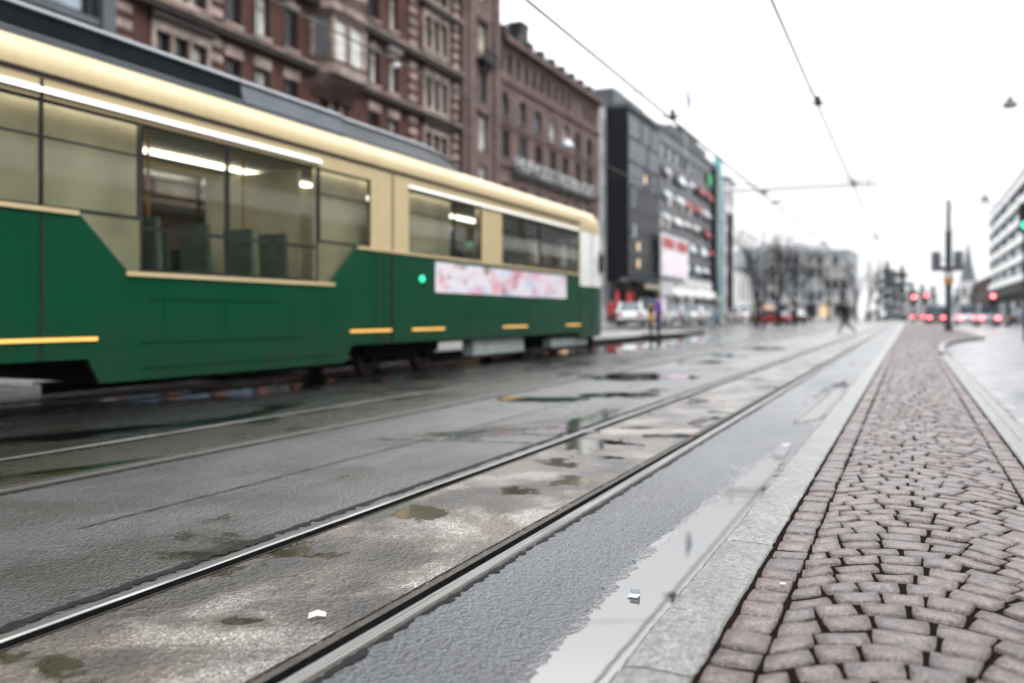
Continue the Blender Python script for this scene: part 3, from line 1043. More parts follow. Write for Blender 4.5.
# surrounds: sill, jambs and lintel panel of each window, joined into one piece
for i, (s, h) in enumerate(ROWS):
    for c, w in [(c, 0.55) for c in cz + ce]:
        mb = MB()
        mb.box(0.003, 0.13, c - w - 0.16, c + w + 0.16, s - 0.20, s - 0.02)
        mb.box(0.003, 0.05, c - w - 0.07, c - w - 0.01, s - 0.02, h + 0.1, 1)
        mb.box(0.003, 0.05, c + w + 0.01, c + w + 0.07, s - 0.02, h + 0.1, 1)
        mb.box(0.003, 0.09, c - w - 0.16, c + w + 0.16, h + 0.1, h + (0.66 if i < 2 else 0.3))
        if i >= 2:
            mb.box(0.003, 0.12, c - 0.16, c + 0.16, h + 0.3, h + 0.5)
        mb.build('window_surround', ['trim_stone', 'dark_trim'], bb)
    for a, b in (w1, w2):
        mb = MB()
        mb.box(0.003, 0.20, a - 0.35, b + 0.35, s - 0.26, s - 0.03)
        mb.box(0.003, 0.07, a, b, s - 0.95, s - 0.26)
        mb.box(0.003, 0.15, a - 0.28, b + 0.28, h + 0.05, h + 0.55)
        for y in (a - 0.28, b + 0.04):
            mb.box(0.003, 0.13, y, y + 0.24, s - 0.03, h + 0.05)
        for ya, yb in zip([q[1] for q in tri(a, b)][:-1], [q[0] for q in tri(a, b)][1:]):
            mb.tube([(0.02, (ya + yb) / 2, s - 0.05), (0.02, (ya + yb) / 2, h + 0.06)], 0.12, 8)
        mb.build('window_surround', 'trim_stone', bb)
# dark hoods over the wide windows and pediments
for i, (s, h) in enumerate(ROWS[1:4]):
    for a, b in (w1, w2):
        mb = MB()
        mb.box(0.003, 0.42, a - 0.45, b + 0.45, h + 0.58, h + 0.78)
        mb.box(0.003, 0.28, a - 0.40, b + 0.40, h + 0.78, h + 0.98)
        mb.build('window_hood', 'dark_trim', bb)
for c, (s, h) in ((ce[1], ROWS[2]), (ce[0], ROWS[3]), (cz[1], ROWS[3])):
    mb = MB()
    mb.prism([(c - 0.95, h + 0.52), (c + 0.95, h + 0.52), (c, h + 1.3)], 0.003, 0.28, 'x')
    mb.build('pediment', 'white_paint', bb)
# the bay window
a, b = zC + 0.35, zD - 0.35
bay = MB()
ring = [(0.0, a), (1.15, a + 0.75), (1.15, b - 0.75), (0.0, b)]
for z0, z1, k0, k1, mt in ((13.9, 15.2, 0.12, 1.0, 1), (15.2, 15.75, 1.1, 1.12, 0), (15.75, 16.1, 1, 1, 1), (18.45, 18.95, 1, 1, 1), (18.95, 19.4, 1.08, 1.12, 0), (19.4, 20.3, 1, 1, 1), (22.6, 23.2, 1, 1, 1), (23.2, 23.6, 1.08, 1.12, 0), (23.6, 26.4, 1, 1, 1)):
    bay.grid([[(p[0] * k0 if j in (1, 2) else 0.0, p[1], z0) for j, p in enumerate(ring)], [(p[0] * k1 if j in (1, 2) else 0.0, p[1], z1) for j, p in enumerate(ring)]], mt)
    bay.face([(p[0] * k1 if j in (1, 2) else 0.0, p[1], z1) for j, p in enumerate(ring)], mt)
    bay.face([(p[0] * k0 if j in (1, 2) else 0.0, p[1], z0) for j, p in enumerate(ring)], mt)
for s, h in ((16.1, 18.45), (20.3, 22.6)):
    for y in (a + 0.72, (a + b) / 2 - 0.16, b - 1.05):
        bay.box(0.9, 1.17, y, y + 0.34, s, h, 2)
    for y in (a + 0.02, b - 0.28):
        bay.box(0.0, 0.22, y, y + 0.26, s, h, 2)
bo = bay.build('bay_window', ['trim_stone', 'brown_stone', 'trim_stone'], bb)
for s, h in ((16.1, 18.45), (20.3, 22.6)):
    for y0_, y1_ in ((a + 1.06, (a + b) / 2 - 0.16), ((a + b) / 2 + 0.18, b - 1.05)):
        m = MB(); m.box(0.98, 1.02, y0_, y1_, s, h)
        pn = m.build('pane', 'pane_curtain' if s < 19 else 'pane_blind', bo)
    for (x0, y0_), (x1, y1_) in (((0.1, a + 0.12), (1.0, a + 0.80)), ((1.0, b - 0.80), (0.1, b - 0.12))):
        m = MB(); m.face([(x0, y0_, s), (x1, y1_, s), (x1, y1_, h), (x0, y0_, h)]); m.build('pane', 'pane_dark', bo)
mb = MB()
mb.prism([(0.6, 27.0), (-1.0, 30.2), (-7, 31.5), (-13.9, 27.0)], 0, L, 'y'); mb.build('roof', 'roof_metal', bb)
mb = MB(); mb.tube([(0.12, L - 0.06, 0.3), (0.12, L - 0.06, 26.2)], 0.11, 8); mb.build('downpipe', 'dark_metal', bb)

# --- red granite house: a narrow tower bay and a long front with arched windows
D0, D1 = db(459.5), db(599)
L = D1 - D0
TW = db(497) - D0
gb = thing('granite_building', 'brownish red granite building with arched windows and large white letters', 'building', (XB, D0, 0))
gl = lambda px: db(px) - D0
ft = Facade(gb, 0, TW, 0.27, 31.0, x=0.35)
for s, h in ((6.5, 9.5), (10.6, 13.1), (14.3, 17.2), (18.2, 20.6), (22.3, 24.6), (26.5, 28.6)):
    ft.row(s, h, [(TW * 0.5 - 0.75, TW * 0.5 + 0.75)], PC, bars_v=1)
ft.row(0.9, 5.0, [(0.8, TW - 0.8)], ('warm_window',), bars_v=3)
ft.wall('red_granite')
fm = Facade(gb, TW + 0.01, L, 0.27, 24.9)
ax = [gl(p) for p in (505, 523, 538.5, 553, 565.5, 578, 589.5)]
PG = ('pane_dark', 'pane_dark', 'pane_curtain', 'pane_blue')
fm.row(17.9, 20.3, [(c - 0.85, c + 0.85) for c in ax], PG)
fm.row(14.6, 17.0, [(c - 0.85, c + 0.85) for c in ax], PG)
tx_ = [gl(501.3 + 0) + i * ((gl(592.5) - gl(501.3)) / 13) for i in range(14)]
fm.row(22.0, 23.8, [(c - 0.48, c + 0.48) for c in tx_], PG, bars_v=0)
fm.row(9.6, 12.4, [(c - 0.9, c + 0.9) for c in ax], PG)
fm.row(5.8, 8.6, [(c - 1.0, c + 1.0) for c in ax], PG)
fm.row(0.9, 5.0, [(c - 1.4, c + 1.4) for c in ax], ('pane_dark', 'pane_dark', 'warm_window'), bars_v=1)
fm.wall('red_granite')
for c in ax:                                   # arch heads close the top corners of the tall openings
    arc = [(c + 0.85 * math.cos(q), 19.45 + 0.85 * math.sin(q)) for q in [i * math.pi / 14 for i in range(15)]]
    mb = MB(); mb.prism(arc + [(c - 0.85, 20.42), (c + 0.85, 20.42)], -0.28, 0.02, 'x'); mb.build('window_arch', 'red_granite', gb)
mb = MB()
for z, h_, o_ in ((21.1, 0.3, 0.22), (17.35, 0.22, 0.14), (13.9, 0.3, 0.25), (5.2, 0.4, 0.3)):
    mb.box(0.002, o_, TW + 0.02, L, z, z + h_)
mb.box(0.002, 0.75, TW + 0.4, L + 0.1, 24.45, 24.88)
for c in ax:
    for y in (c - 1.02, c + 0.87):
        mb.box(0.003, 0.07, y, y + 0.15, 14.6, 17.2)
    mb.box(0.003, 0.16, c - 1.1, c + 1.1, 14.38, 14.58); mb.box(0.003, 0.16, c - 1.1, c + 1.1, 17.68, 17.88)
for y in (TW * 0.16, TW * 0.84):
    mb.box(0.353, 0.55, y - 0.35, y + 0.35, 5.6, 30.8)
mb.box(0.353, 0.6, TW * 0.5 - 1.1, TW * 0.5 + 1.1, 17.25, 17.5)
mb.box(0.353, 0.6, TW * 0.5 - 1.1, TW * 0.5 + 1.1, 24.7, 24.95)
mb.build('cornice', 'red_granite', gb)
mb = MB()
mb.box(0.353, 1.15, TW * 0.5 - 1.25, TW * 0.5 + 1.25, 21.3, 21.55)
for i in range(14):
    y = TW * 0.5 - 1.2 + i * 2.4 / 13
    mb.box(1.08, 1.12, y - 0.02, y + 0.02, 21.55, 22.3)
mb.box(1.06, 1.14, TW * 0.5 - 1.24, TW * 0.5 + 1.24, 22.3, 22.38)
mb.prism([(0.36, 20.6), (1.0, 21.28), (0.36, 21.28)], TW * 0.5 - 0.8, TW * 0.5 + 0.8, 'y')
mb.build('balcony', 'dark_metal', gb)
mb = MB()
mb.prism([(0.72, 24.9), (-2.2, 27.0), (-7, 27.4), (-13.9, 24.9)], TW + 0.1, L, 'y', 0)
for i in range(9):
    y = TW + 2 + i * (L - TW - 3) / 8.5
    mb.box(-1.6, -0.2, y, y + 1.0, 25.4, 26.3, 1)
mb.prism([(0.9, 31.0), (-2.0, 33.0), (-10, 33.0), (-13.6, 31.0)], -0.1, TW + 0.1, 'y', 0)
roof = mb.build('roof', ['roof_metal', 'dark_metal'], gb)
mb = MB()
yq = gl(530)
mb.box(-2.2, -0.9, yq, yq + 1.8, 25.6, 28.0); mb.box(-2.3, -0.8, yq - 0.1, yq + 1.9, 28.0, 28.2)
mb.build('chimney', 'dark_metal', roof)
# letters over the sign band
sg = thing('facade_sign', 'long dark sign band with big white capital letters on the granite building', 'sign', (XB + 0.34, D0, 0))
y0_, y1_ = gl(510.5), gl(593)
mb = MB(); mb.box(0, 0.10, y0_, y1_, 13.35, 13.75)
for i in range(9):
    y = y0_ + (y1_ - y0_) * (i + 0.02) / 8.1
    mb.box(0.02, 0.08, y, y + 0.06, 12.4, 13.35)
mb.build('sign_band', 'dark_metal', sg)
tc = bpy.data.curves.new('lettering', 'FONT')
tc.body = 'HUFVUDSTADSBLADET'
tc.size = 1.75
tc.extrude = 0.07
to = bpy.data.objects.new('lettering_tmp', tc)
COL.objects.link(to)
bpy.context.view_layer.update()
me = bpy.data.meshes.new_from_object(to.evaluated_get(bpy.context.evaluated_depsgraph_get()))
bpy.data.objects.remove(to)
xs = [v.co.x for v in me.vertices]
k = (y1_ - y0_ - 0.6) / (max(xs) - min(xs))
# text x -> along the front, text y -> up, readable from the street (local +x)
for v in me.vertices:
    v.co = Vector((v.co.z + 0.10, (v.co.x - min(xs)) * k, v.co.y))
me.materials.clear(); me.materials.append(MATS['grey_render'])
lo = bpy.data.objects.new('lettering', me); COL.objects.link(lo); lo.parent = sg; lo.location = (0.0, y0_ + 0.3, 13.76)

# --- pale strip house beside it, then the black glass house on the projecting front
XK = -29.4
D0, D1 = db(599) + 0.02, db(606)
sp = thing('narrow_building', 'narrow pale grey wall strip between the granite and black glass buildings', 'building', (XB, D0, 0))
L = D1 - D0
f = Facade(sp, 0, L, 0.27, 25.0)
for i in range(6):
    f.row(2.0 + i * 3.8, 4.4 + i * 3.8, [(L * 0.55, L * 0.85)], ('pane_blue', 'pane_dark'), bars_v=0)
f.wall('grey_render')
mb = MB(); mb.box(-14, 0.2, 0, L, 25.0, 25.4); mb.build('roof', 'roof_metal', sp)

D0 = D1 + 0.02
D1 = d_of(659, XK)
L = D1 - D0
kb_ = thing('black_glass_building', 'black glass office building with overhanging front and lit shops below', 'building', (XK, D0, 0))
f = Facade(kb_, 0, L, 4.9, 24.8, depth=0.1, back=16)
nb = 9
cols = spread(0.6, L - 0.2, nb, (L - 0.8) / nb - 0.16)
for i in range(7):
    s = 5.2 + i * 2.75
    f.row(s, s + 2.5, cols, ('pane_black',) if i < 3 else ('pane_black', 'pane_black', 'pane_blue') if i < 4 else ('pane_black', 'pane_slate', 'pane_blue', 'pane_slate', 'pane_slate', 'pane_black'), 'pole_grey', 0, (0.35,), t=0.10)
f.wall('black_cladding')
m = MB(); m.box(0.012, 0.03, cols[1][0] + 0.1, cols[1][1] - 0.3, 10.0, 11.6); m.build('lit_poster', 'pane_pale', kb_)
for ci, s in ((2, 6.6), (2, 8.6), (4, 16.9)):
    m = MB(); m.box(0.012, 0.03, cols[ci][0] + 0.2, cols[ci][1] - 0.1, s, s + 1.0); m.build('lit_window', 'warm_window', kb_)
fs = Facade(kb_, 0, L, 0.27, 4.88, x=-2.2, depth=0.2, back=13)
fs.row(0.7, 3.9, spread(0.2, L - 0.2, 6, L / 6 - 0.5), ('warm_window', 'warm_window', 'pane_dark', 'red_shop'), 'dark_metal', 1, (), t=0.08)
fs.wall('mid_grey', 'shop_front')
mb = MB()
for i in range(4):
    mb.tube([(-0.5, 0.6 + i * (L - 1.2) / 3, 0.27), (-0.5, 0.6 + i * (L - 1.2) / 3, 4.9)], 0.28, 12)
mb.build('columns', 'dark_metal', kb_)
mb = MB(); mb.box(-16, 0.25, -0.05, L, 24.8, 25.3); mb.box(-15, -2.0, 1, L, 25.3, 27.4); mb.build('roof', 'roof_metal', kb_)
m = MB(); m.box(0, 0.35, L * 0.5, L * 0.98, 4.2, 4.75); m.build('shop_fascia', 'pane_blind', kb_)

# --- banded department house with banners, teal fin at its corner
D0 = D1 + 0.02
D1 = d_of(717, XK)
L = D1 - D0
wb = thing('banded_building', 'grey banded building with white banners, shop awnings and a teal corner fin', 'building', (XK, D0, 0))
f = Facade(wb, 0, L, 0.27, 25.2, depth=0.25, back=16)
cols = spread(0.4, L - 5.5, 8, (L - 6) / 8 - 0.25)
for i in range(6):
    s = 6.6 + i * 3.0
    f.row(s, s + 1.9, cols, ('pane_dark', 'pane_black', 'pane_curtain', 'pane_blue'), 'dark_metal', 0, (), t=0.09)
f.row(0.8, 4.6, spread(0.4, L - 0.4, 7, L / 7 - 0.8), ('warm_window', 'pane_curtain', 'pane_dark', 'pane_curtain'), 'white_paint', 1, (0.75,), t=0.1)
f.wall('mid_grey')
rb_ = random.Random(5)
for k in range(5):                              # slanting white blinds along the upper floors
    y = 0.8 + rb_.uniform(0, 1.5)
    while y < L - 8:
        w_ = rb_.uniform(2.2, 5.0)
        h_ = rb_.uniform(0.5, 1.1)
        z = 8.3 + k * 3.0
        m = MB(); m.prism([(0.12, z - h_), (0.75, z - h_ - 0.15), (0.20, z)], y, min(y + w_, L - 6), 'y')
        m.build('blind', rb_.choice(('sign_white', 'sign_white', 'pale_render', 'sign_red')), wb)
        y += w_ + rb_.uniform(1.5, 5.5)
m = MB(); m.box(0.1, 0.25, L - 8.2, L - 5.2, 21.6, 23.4); m.build('banner', 'sign_green', wb)
mb = MB(); mb.box(0.003, 0.16, 0, L, 5.0, 6.2); mb.build('shop_fascia', 'pale_render', wb)
for i in range(5):
    y = 2 + i * 6.2
    m = MB(); m.prism([(0.17, 4.9), (1.9, 3.7), (1.9, 3.4), (0.17, 4.7)], y, y + 4.6, 'y'); m.build('awning', 'pale_render', wb)
mb = MB(); mb.box(-16, 0.25, 0, L, 25.2, 25.6); mb.build('roof', 'roof_metal', wb)
mb = MB(); mb.box(-13, -1.6, L * 0.35, L - 1, 25.6, 28.2, 0); mb.box(-11, -2.6, L * 0.62, L - 3, 28.2, 30.0, 1)
for i in range(9):
    mb.box(-1.58, -1.5, L * 0.4 + i * 2.2, L * 0.4 + i * 2.2 + 0.3, 25.7, 28.0, 1)
mb.build('plant_room', ['roof_metal', 'dark_metal'], wb)
mb = MB(); mb.prism([(0.0, L - 2.2), (0.9, L - 1.6), (0.9, L - 0.3), (0.0, L - 0.1)], 1.0, 27.0, 'z', 0)
for i in range(8):
    mb.box(0.0, 0.95, L - 1.2, L - 0.9, 3.0 + i * 3, 3.12 + i * 3, 0)
mb.build('corner_fin', 'teal_metal', wb)
mb = MB(); mb.box(0.003, 0.9, L - 5.0, L - 2.7, 1.0, 24.6); mb.build('dark_bay', 'pane_black', wb)
# big poster standing over the shops at the seam
ps = thing('advert_board', 'white advert board with red top hung over the shops of the banded building', 'sign', (XK + 0.5, d_of(656, XK), 0))
y1_ = d_of(683, XK) - d_of(656, XK)
m = MB(); m.box(0, 0.25, 0, y1_, 6.0, 11.4); m.build('board', 'sign_white', ps)
m = MB(); m.box(0.252, 0.27, 0.5, y1_ * 0.45, 9.6, 11.0); m.box(0.252, 0.27, y1_ * 0.52, y1_ - 0.5, 9.6, 11.0); m.build('red_panel', 'sign_red', ps)
m = MB(); m.box(0.252, 0.265, 0.6, y1_ - 0.5, 6.4, 9.2); m.build('lower_panel', 'advert_print', ps)

# --- paler houses further along on the left
XC = -28.6
D0, D1 = d_of(725, XC), d_of(734.5, XC)
pb = thing('pale_building', 'pale tall building just beyond the teal fin, partly fading in haze', 'building', (XC, D0, 0))
L = D1 - D0
f = Facade(pb, 0, L, 0.2, 24.0)
for i in range(6):
    f.row(2.0 + i * 3.6, 4.2 + i * 3.6, spread(0.5, L - 0.5, 4, 1.2), ('pane_blue', 'pane_dark'), bars_v=0)
f.wall('pale_render')
mb = MB(); mb.box(-14, 0.3, 0, L, 24.0, 24.5); mb.build('roof', 'roof_metal', pb)
XD = -42.0
D0, D1 = d_of(736, XD), d_of(768, XD)
lb = thing('low_building', 'low white building with dark tall windows behind the bare trees', 'building', (XD, D0, 0))
L = D1 - D0
f = Facade(lb, 0, L, 0.2, 13.0)
f.row(5.0, 10.5, spread(4, L - 2, 7, 3.0), ('pane_black', 'pane_dark'), bars_v=0)
f.row(0.6, 3.6, spread(2, L - 2, 9, 3.4), ('pane_dark', 'pane_curtain', 'pane_dark'), bars_v=0)
f.wall('pale_render')
mb = MB(); mb.box(-14, 0.3, 0, L, 13.0, 13.6); mb.build('roof', 'roof_metal', lb)

# --- the wide stone block closing the street
den = 262.0
xa, da = at(742, den); xb_, dbb = at(861, den)
cbk = thing('stone_block', 'wide grey stone building with rounded corner closing the street far ahead', 'building', (xb_, dbb, 0), R(-90) + TH)
# local +x looks back down the street; local y runs to the left in the picture
L = math.hypot(xb_ - xa, dbb - da)
cbk.rotation_euler = (0, 0, math.atan2(-math.cos(TH), math.sin(TH)) )
cbk.location = (xa, da, 0)
f = Facade(cbk, 0, L - 3.2, 0.0, 19.5, back=22)
for i in range(4):
    f.row(5.0 + i * 3.5, 7.9 + i * 3.5, spread(1, L - 4, 13, 1.7), ('pane_dark', 'pane_blue', 'pane_pale', 'pane_curtain'), 'mid_grey', 0, ())
f.row(0.4, 4.0, spread(1, L - 4, 7, 3.4), ('pane_dark', 'pane_curtain', 'pane_dark', 'warm_window'), 'mid_grey', 0, ())
f.wall('grey_render')
mb = MB()
arc = [(-3.2 + 3.2 * math.cos(q), L - 3.2 + 3.2 * math.sin(q)) for q in [i * math.pi / 2 / 8 for i in range(9)]]
mb.prism(arc + [(-22, L), (-22, L - 3.2)], 0.0, 19.5, 'z'); mb.build('rounded_corner', 'grey_render', cbk)
mb = MB(); mb.box(-22, 0.4, 0, L - 3.0, 19.5, 20.1); mb.box(-20, -3, 6, L - 8, 20.1, 21.6); mb.build('roof', 'grey_render', cbk)
mb = MB(); mb.box(0.003, 0.5, 0, L - 3.2, 4.3, 4.8)
for i in range(14):
    y = 1 + i * (L - 5) / 13 - 0.28
    mb.box(0.003, 0.18, y, y + 0.5, 4.85, 19.4)
mb.build('pilasters', 'grey_render', cbk)

# --- office block on the right with white bands
XR_ = 17.0
D1 = d_of(990, XR_)
ob = thing('office_building', 'long office building with white bands and grey window strips on the right', 'building', (XR_, D1, 0), math.pi)
L = D1 - 12
f = Facade(ob, 0, L, 0.13, 24.0, depth=0.35, back=16)
for i in range(5):
    s = 8.1 + i * 3.15
    f.row(s, s + 1.85, spread(0.3, L - 0.3, 14, L / 14 - 0.12), ('pane_pale', 'pane_blue', 'pane_pale'), 'mid_grey', 3, (), t=0.1)
f.row(0.6, 3.6, spread(0.5, L - 0.5, 12, L / 12 - 1.0), ('pane_dark', 'pane_dark', 'pane_blue'), 'dark_metal', 2, (), t=0.1)
f.wall('mid_grey')
mb = MB()
for i in range(6):
    z = 6.75 + i * 3.15
    mb.box(0.003, 0.30, -0.2, L, z, z + 1.1)
mb.build('white_band', 'white_paint', ob)
mb = MB(); mb.box(0.003, 2.6, 0, L, 4.2, 5.6); mb.build('canopy', 'dark_metal', ob)
mb = MB(); mb.box(-16, 0.3, -0.2, L, 24.0, 24.6); mb.build('roof', 'pale_render', ob)
# old house beyond the office block with a dark ground floor
XS = 19.0
D0 = D1 + 6
rb = thing('far_right_building', 'low dark building beyond the office block, red lights in front', 'building', (XS, D0 + 90, 0), math.pi)
f = Facade(rb, 0, 90, 0.13, 11.0)
for i in range(2):
    f.row(4.6 + i * 3.2, 6.8 + i * 3.2, spread(1, 89, 22, 1.5), ('pane_dark', 'pane_blue'), bars_v=0)
f.row(0.5, 3.4, spread(1, 89, 15, 4.0), ('pane_dark', 'warm_window', 'pane_dark'), bars_v=1)
f.wall('brown_stone')
mb = MB(); mb.prism([(0.4, 11.0), (-6, 14.0), (-13.8, 11.0)], 0, 90, 'y'); mb.build('roof', 'roof_metal', rb)

# --- church far down the street
den = 560.0
cx_, cy_ = at(968, den)
ch = thing('church', 'far pale church with a tall pointed spire beyond the street end', 'church', (cx_, cy_, 0))
mb = MB(); mb.box(-5.4, 5.4, -5.4, 5.4, 0, 22)
mb.box(-8, 8, 5.4, 46, 0, 13); mb.prism([(-8, 13), (8, 13), (0, 19)], 5.4, 46, 'y')
mb.build('tower', 'pale_render', ch)
mb = MB()
for a, b in ((5.2, 0),):
    mb.grid([[(5.0 * math.cos(q), 5.0 * math.sin(q), 22) for q in [i * math.pi / 4 + 0.39 for i in range(8)]], [(2.2 * math.cos(q), 2.2 * math.sin(q), 34) for q in [i * math.pi / 4 + 0.39 for i in range(8)]], [(0.15 * math.cos(q), 0.15 * math.sin(q), 47) for q in [i * math.pi / 4 + 0.39 for i in range(8)]]], 0, True)
mb.build('spire', 'roof_metal', ch)
for s in (-1, 1):
    m = MB(); m.box(s * 2.4 - 1, s * 2.4 + 1, -5.45, -5.38, 12, 18); m.build('belfry_opening', 'pane_black', ch)

# ------------------------------------------------------------------ the tram
TX = -7.68                       # its street side
TW_ = 2.24
def td(px): return d_of(px, TX)
tram = thing('tram', 'green and cream tram with a dark roof passing on the far track', 'tram', (C3, 10.0, 0))
O = Vector((C3, 10.0, 0))
def T(m, name, mats, parent=None, **k):
    """tram pieces are drawn in world coordinates and hung under the tram"""
    m.v = [(a - O.x, b - O.y, c - O.z) for a, b, c in m.v]
    return m.build(name, mats, parent or tram, **k)
XN, XF = TX, TX - TW_
T0, T1 = -3.0, 21.6
SILL_H, SILL_L, WTOP, GUT = 2.04, 1.47, 3.10, 3.34
# windows on the street side: start, end, sill
WINS = [(-2.5, -0.6, SILL_H), (-0.45, 1.5, SILL_H), (2.9, 4.35, SILL_H), (4.5, td(141), SILL_H), (td(141) + 0.015, td(228), SILL_L), (td(228) + 0.015, td(319), SILL_L), (td(319) + 0.015, td(371), SILL_H),
        (td(409), td(455), SILL_H), (td(455) + 0.015, td(482), SILL_H), (td(502), td(540), SILL_H), (td(540) + 0.015, td(580), SILL_H)]
def side(x0, x1, name, which):
    """body sides: the green lower panel and the cream upper frame"""
    g, c = MB(), MB()
    ls, le = td(128), td(332)
    slope0, slope1 = td(78), td(357)
    # green, with the dip for the low windows
    sk = 0.55
    g.prism([(T0, sk), (td(88), sk), (td(100), 0.29), (td(345), 0.29), (td(352), sk), (T1, sk), (T1, SILL_H), (slope1, SILL_H), (le, SILL_L), (ls, SILL_L), (slope0, SILL_H), (T0, SILL_H)], x0, x1, 'x')
    # cream: a rail above the windows, and pillars between them
    c.box(x0, x1, T0, T1, WTOP, GUT)
    y = T0
    for a, b, s in WINS:
        if a - y > 0.02:
            c.box(x0, x1, y, a, SILL_H, WTOP)
        if s == SILL_L and a < 8.5:
            pass
        y = b
    c.box(x0, x1, y, T1, SILL_H, WTOP)
    go = T(g, name, 'tram_green', bevel=0.0)
    T(c, 'upper_panel', 'tram_cream')
    return go
side(XN - 0.05, XN, 'side_panel', 0)
side(XF, XF + 0.05, 'side_panel', 1)
# bits of frame at the ends of the dipped windows
for xa, xb in ((XN - 0.05, XN), (XF, XF + 0.05)):
    for poly in ([(td(78), SILL_H), (td(128), SILL_L), (td(141) + 0.09, SILL_L), (td(141) + 0.09, SILL_H)], [(td(319), SILL_H), (td(319), SILL_L), (td(332), SILL_L), (td(357), SILL_H)]):
        m = MB(); m.prism(poly, (xa + xb) / 2 - 0.006, (xa + xb) / 2 + 0.006, 'x'); T(m, 'corner_window', 'tram_glass')
# cream mouldings below the windows, white bead above, gutter
m = MB()
for a, b in ((T0, td(78)), (td(357), T1)):
    m.box(XN, XN + 0.022, a, b, SILL_H - 0.035, SILL_H + 0.012)
m.box(XN, XN + 0.022, td(126), td(334), SILL_L - 0.05, SILL_L)
T(m, 'waist_rail', 'tram_cream')
m = MB()
m.prism([(XN, 3.15), (XN + 0.035, 3.15), (XN, 3.215)], T0, td(321), 'y')
m.prism([(XN, 3.13), (XN + 0.035, 3.13), (XN, 3.18)], td(408), td(578), 'y')
T(m, 'window_bead', 'tram_white')
m = MB()
for xa, s in ((XN, 1), (XF, -1)):
    m.box(min(xa, xa + s * 0.02), max(xa, xa + s * 0.02), T0, T1, GUT - 0.03, GUT + 0.012)
T(m, 'gutter', 'dark_trim')
# roof shell
prof = [(1.12, GUT), (1.13, 3.40), (1.11, 3.52), (1.05, 3.63), (0.93, 3.715), (0.7, 3.77), (0.35, 3.80), (0, 3.81), (-0.35, 3.80), (-0.7, 3.77), (-0.93, 3.715), (-1.05, 3.63), (-1.11, 3.52), (-1.13, 3.40), (-1.12, GUT)]
m = MB()
ys = [T0 + (T1 - T0) * i / 30 for i in range(31)]
m.grid([[(C3 + a, y, z) for a, z in prof] for y in ys])
T(m, 'roof', 'tram_cream', smooth=True)
# roof fairings
def fairing(y0, y1, h, base, mats, name, inset=0.93, slope=0.75):
    m = MB()
    p = [(inset, base - 0.12), (inset, base + h * 0.16), (inset - 0.015, base + h * 0.2), (inset - 0.06, base + h * 0.78), (inset - 0.03, base + h * 0.84), (inset - 0.08, base + h), (-inset + 0.08, base + h), (-inset + 0.03, base + h * 0.84), (-inset + 0.06, base + h * 0.78), (-inset + 0.015, base + h * 0.2), (-inset, base + h * 0.16), (-inset, base - 0.12)]
    mm = [2, 2, 0, 2, 2, 1, 2, 2, 0, 2, 2]
    rows = []
    n = 16
    for i in range(n + 1):
        y = y0 + (y1 - y0) * i / n
        t = max(0.0, (y - (y1 - 1.4)) / 1.4)
        rows.append([(C3 + a, y, (z - base) * (1 - slope * t * t) + base if z > base else z) for a, z in p])
    m.grid(rows, lambda a, b: mm[b])
    m.face(rows[0], 0); m.face(rows[-1], 1)
    T(m, name, mats)
fairing(T0, td(252), 0.36, 3.69, ['tram_roof_dark', 'tram_roof_grey', 'tram_roof_edge'], 'roof_fairing', 0.98, 0)
fairing(td(253), td(352), 0.36, 3.69, ['tram_roof_grey', 'tram_roof_grey', 'tram_roof_edge'], 'roof_fairing', 0.98, 0)  # lighter grey paints the reflected sky onto this stretch of fairing
fairing(td(353), td(470), 0.35, 3.69, ['mid_grey', 'tram_roof_grey', 'tram_roof_edge'], 'roof_fairing', 0.95, 0.75)
m = MB()
for i in range(10):
    y = td(215) + i * 0.75
    m.box(C3 - 0.55, C3 + 0.55, y, y + 0.5, 4.03, 4.10)
T(m, 'resistor_bank', 'mid_grey')
# glass
for a, b, s in WINS:
    for xx in (XN - 0.035, XF + 0.035):
        m = MB(); m.box(xx - 0.008, xx + 0.008, a - 0.01, b + 0.01, s - 0.01, WTOP + 0.01)
        pane = T(m, 'window', 'tram_glass')
        m = MB()
        t = 0.035
        fx0, fx1 = (xx + 0.009, xx + 0.02) if xx > C3 else (xx - 0.02, xx - 0.009)
        m.box(fx0, fx1, a, a + t, s, WTOP); m.box(fx0, fx1, b - t, b, s, WTOP); m.box(fx0, fx1, a + t, b - t, s, s + t); m.box(fx0, fx1, a + t, b - t, WTOP - t, WTOP)
        m.box(fx0, fx1, a + t, b - t, 2.72, 2.745) if s == SILL_H else m.box(fx0, fx1, a + t, b - t, 1.935, 1.975)
        m.v = [(p[0] - O.x, p[1] - O.y, p[2] - O.z) for p in m.v]
        fr = m.build('window_frame', 'rubber', pane)
# interior: floor, ceiling, light tubes, partitions, seats, grab poles
m = MB(); m.box(XF + 0.06, XN - 0.06, T0, T1, 0.86, 0.92); T(m, 'floor', 'interior_dark')
m = MB(); m.box(XF + 0.06, XN - 0.06, T0, T1, 3.2, 3.24); T(m, 'ceiling', 'interior_beige')
m = MB(); m.box(XN - 0.17, XN - 0.12, T0 + 0.4, T1 - 1.5, 3.14, 3.19); T(m, 'ceiling_light', 'tram_tube')
m = MB(); m.box(C3 - 0.46, C3 - 0.38, T0 + 0.4, T1 - 1.5, 3.14, 3.19); T(m, 'ceiling_light', 'tram_tube')
for a, b in ((4.5, td(141)), (td(322), td(371)), (td(409), td(455)), (td(484), td(500))):
    m = MB(); m.box(XN - 0.26, XN - 0.24, a + 0.12, b + 0.26, 0.95, 3.15); T(m, 'partition', 'interior_beige')
for a in (td(141) - 0.05, td(320) + 0.05, td(372) + 0.2, td(456)):
    m = MB(); m.box(XF + 0.1, XN - 0.4, a, a + 0.03, 0.95, 3.1); T(m, 'bulkhead', 'interior_beige')
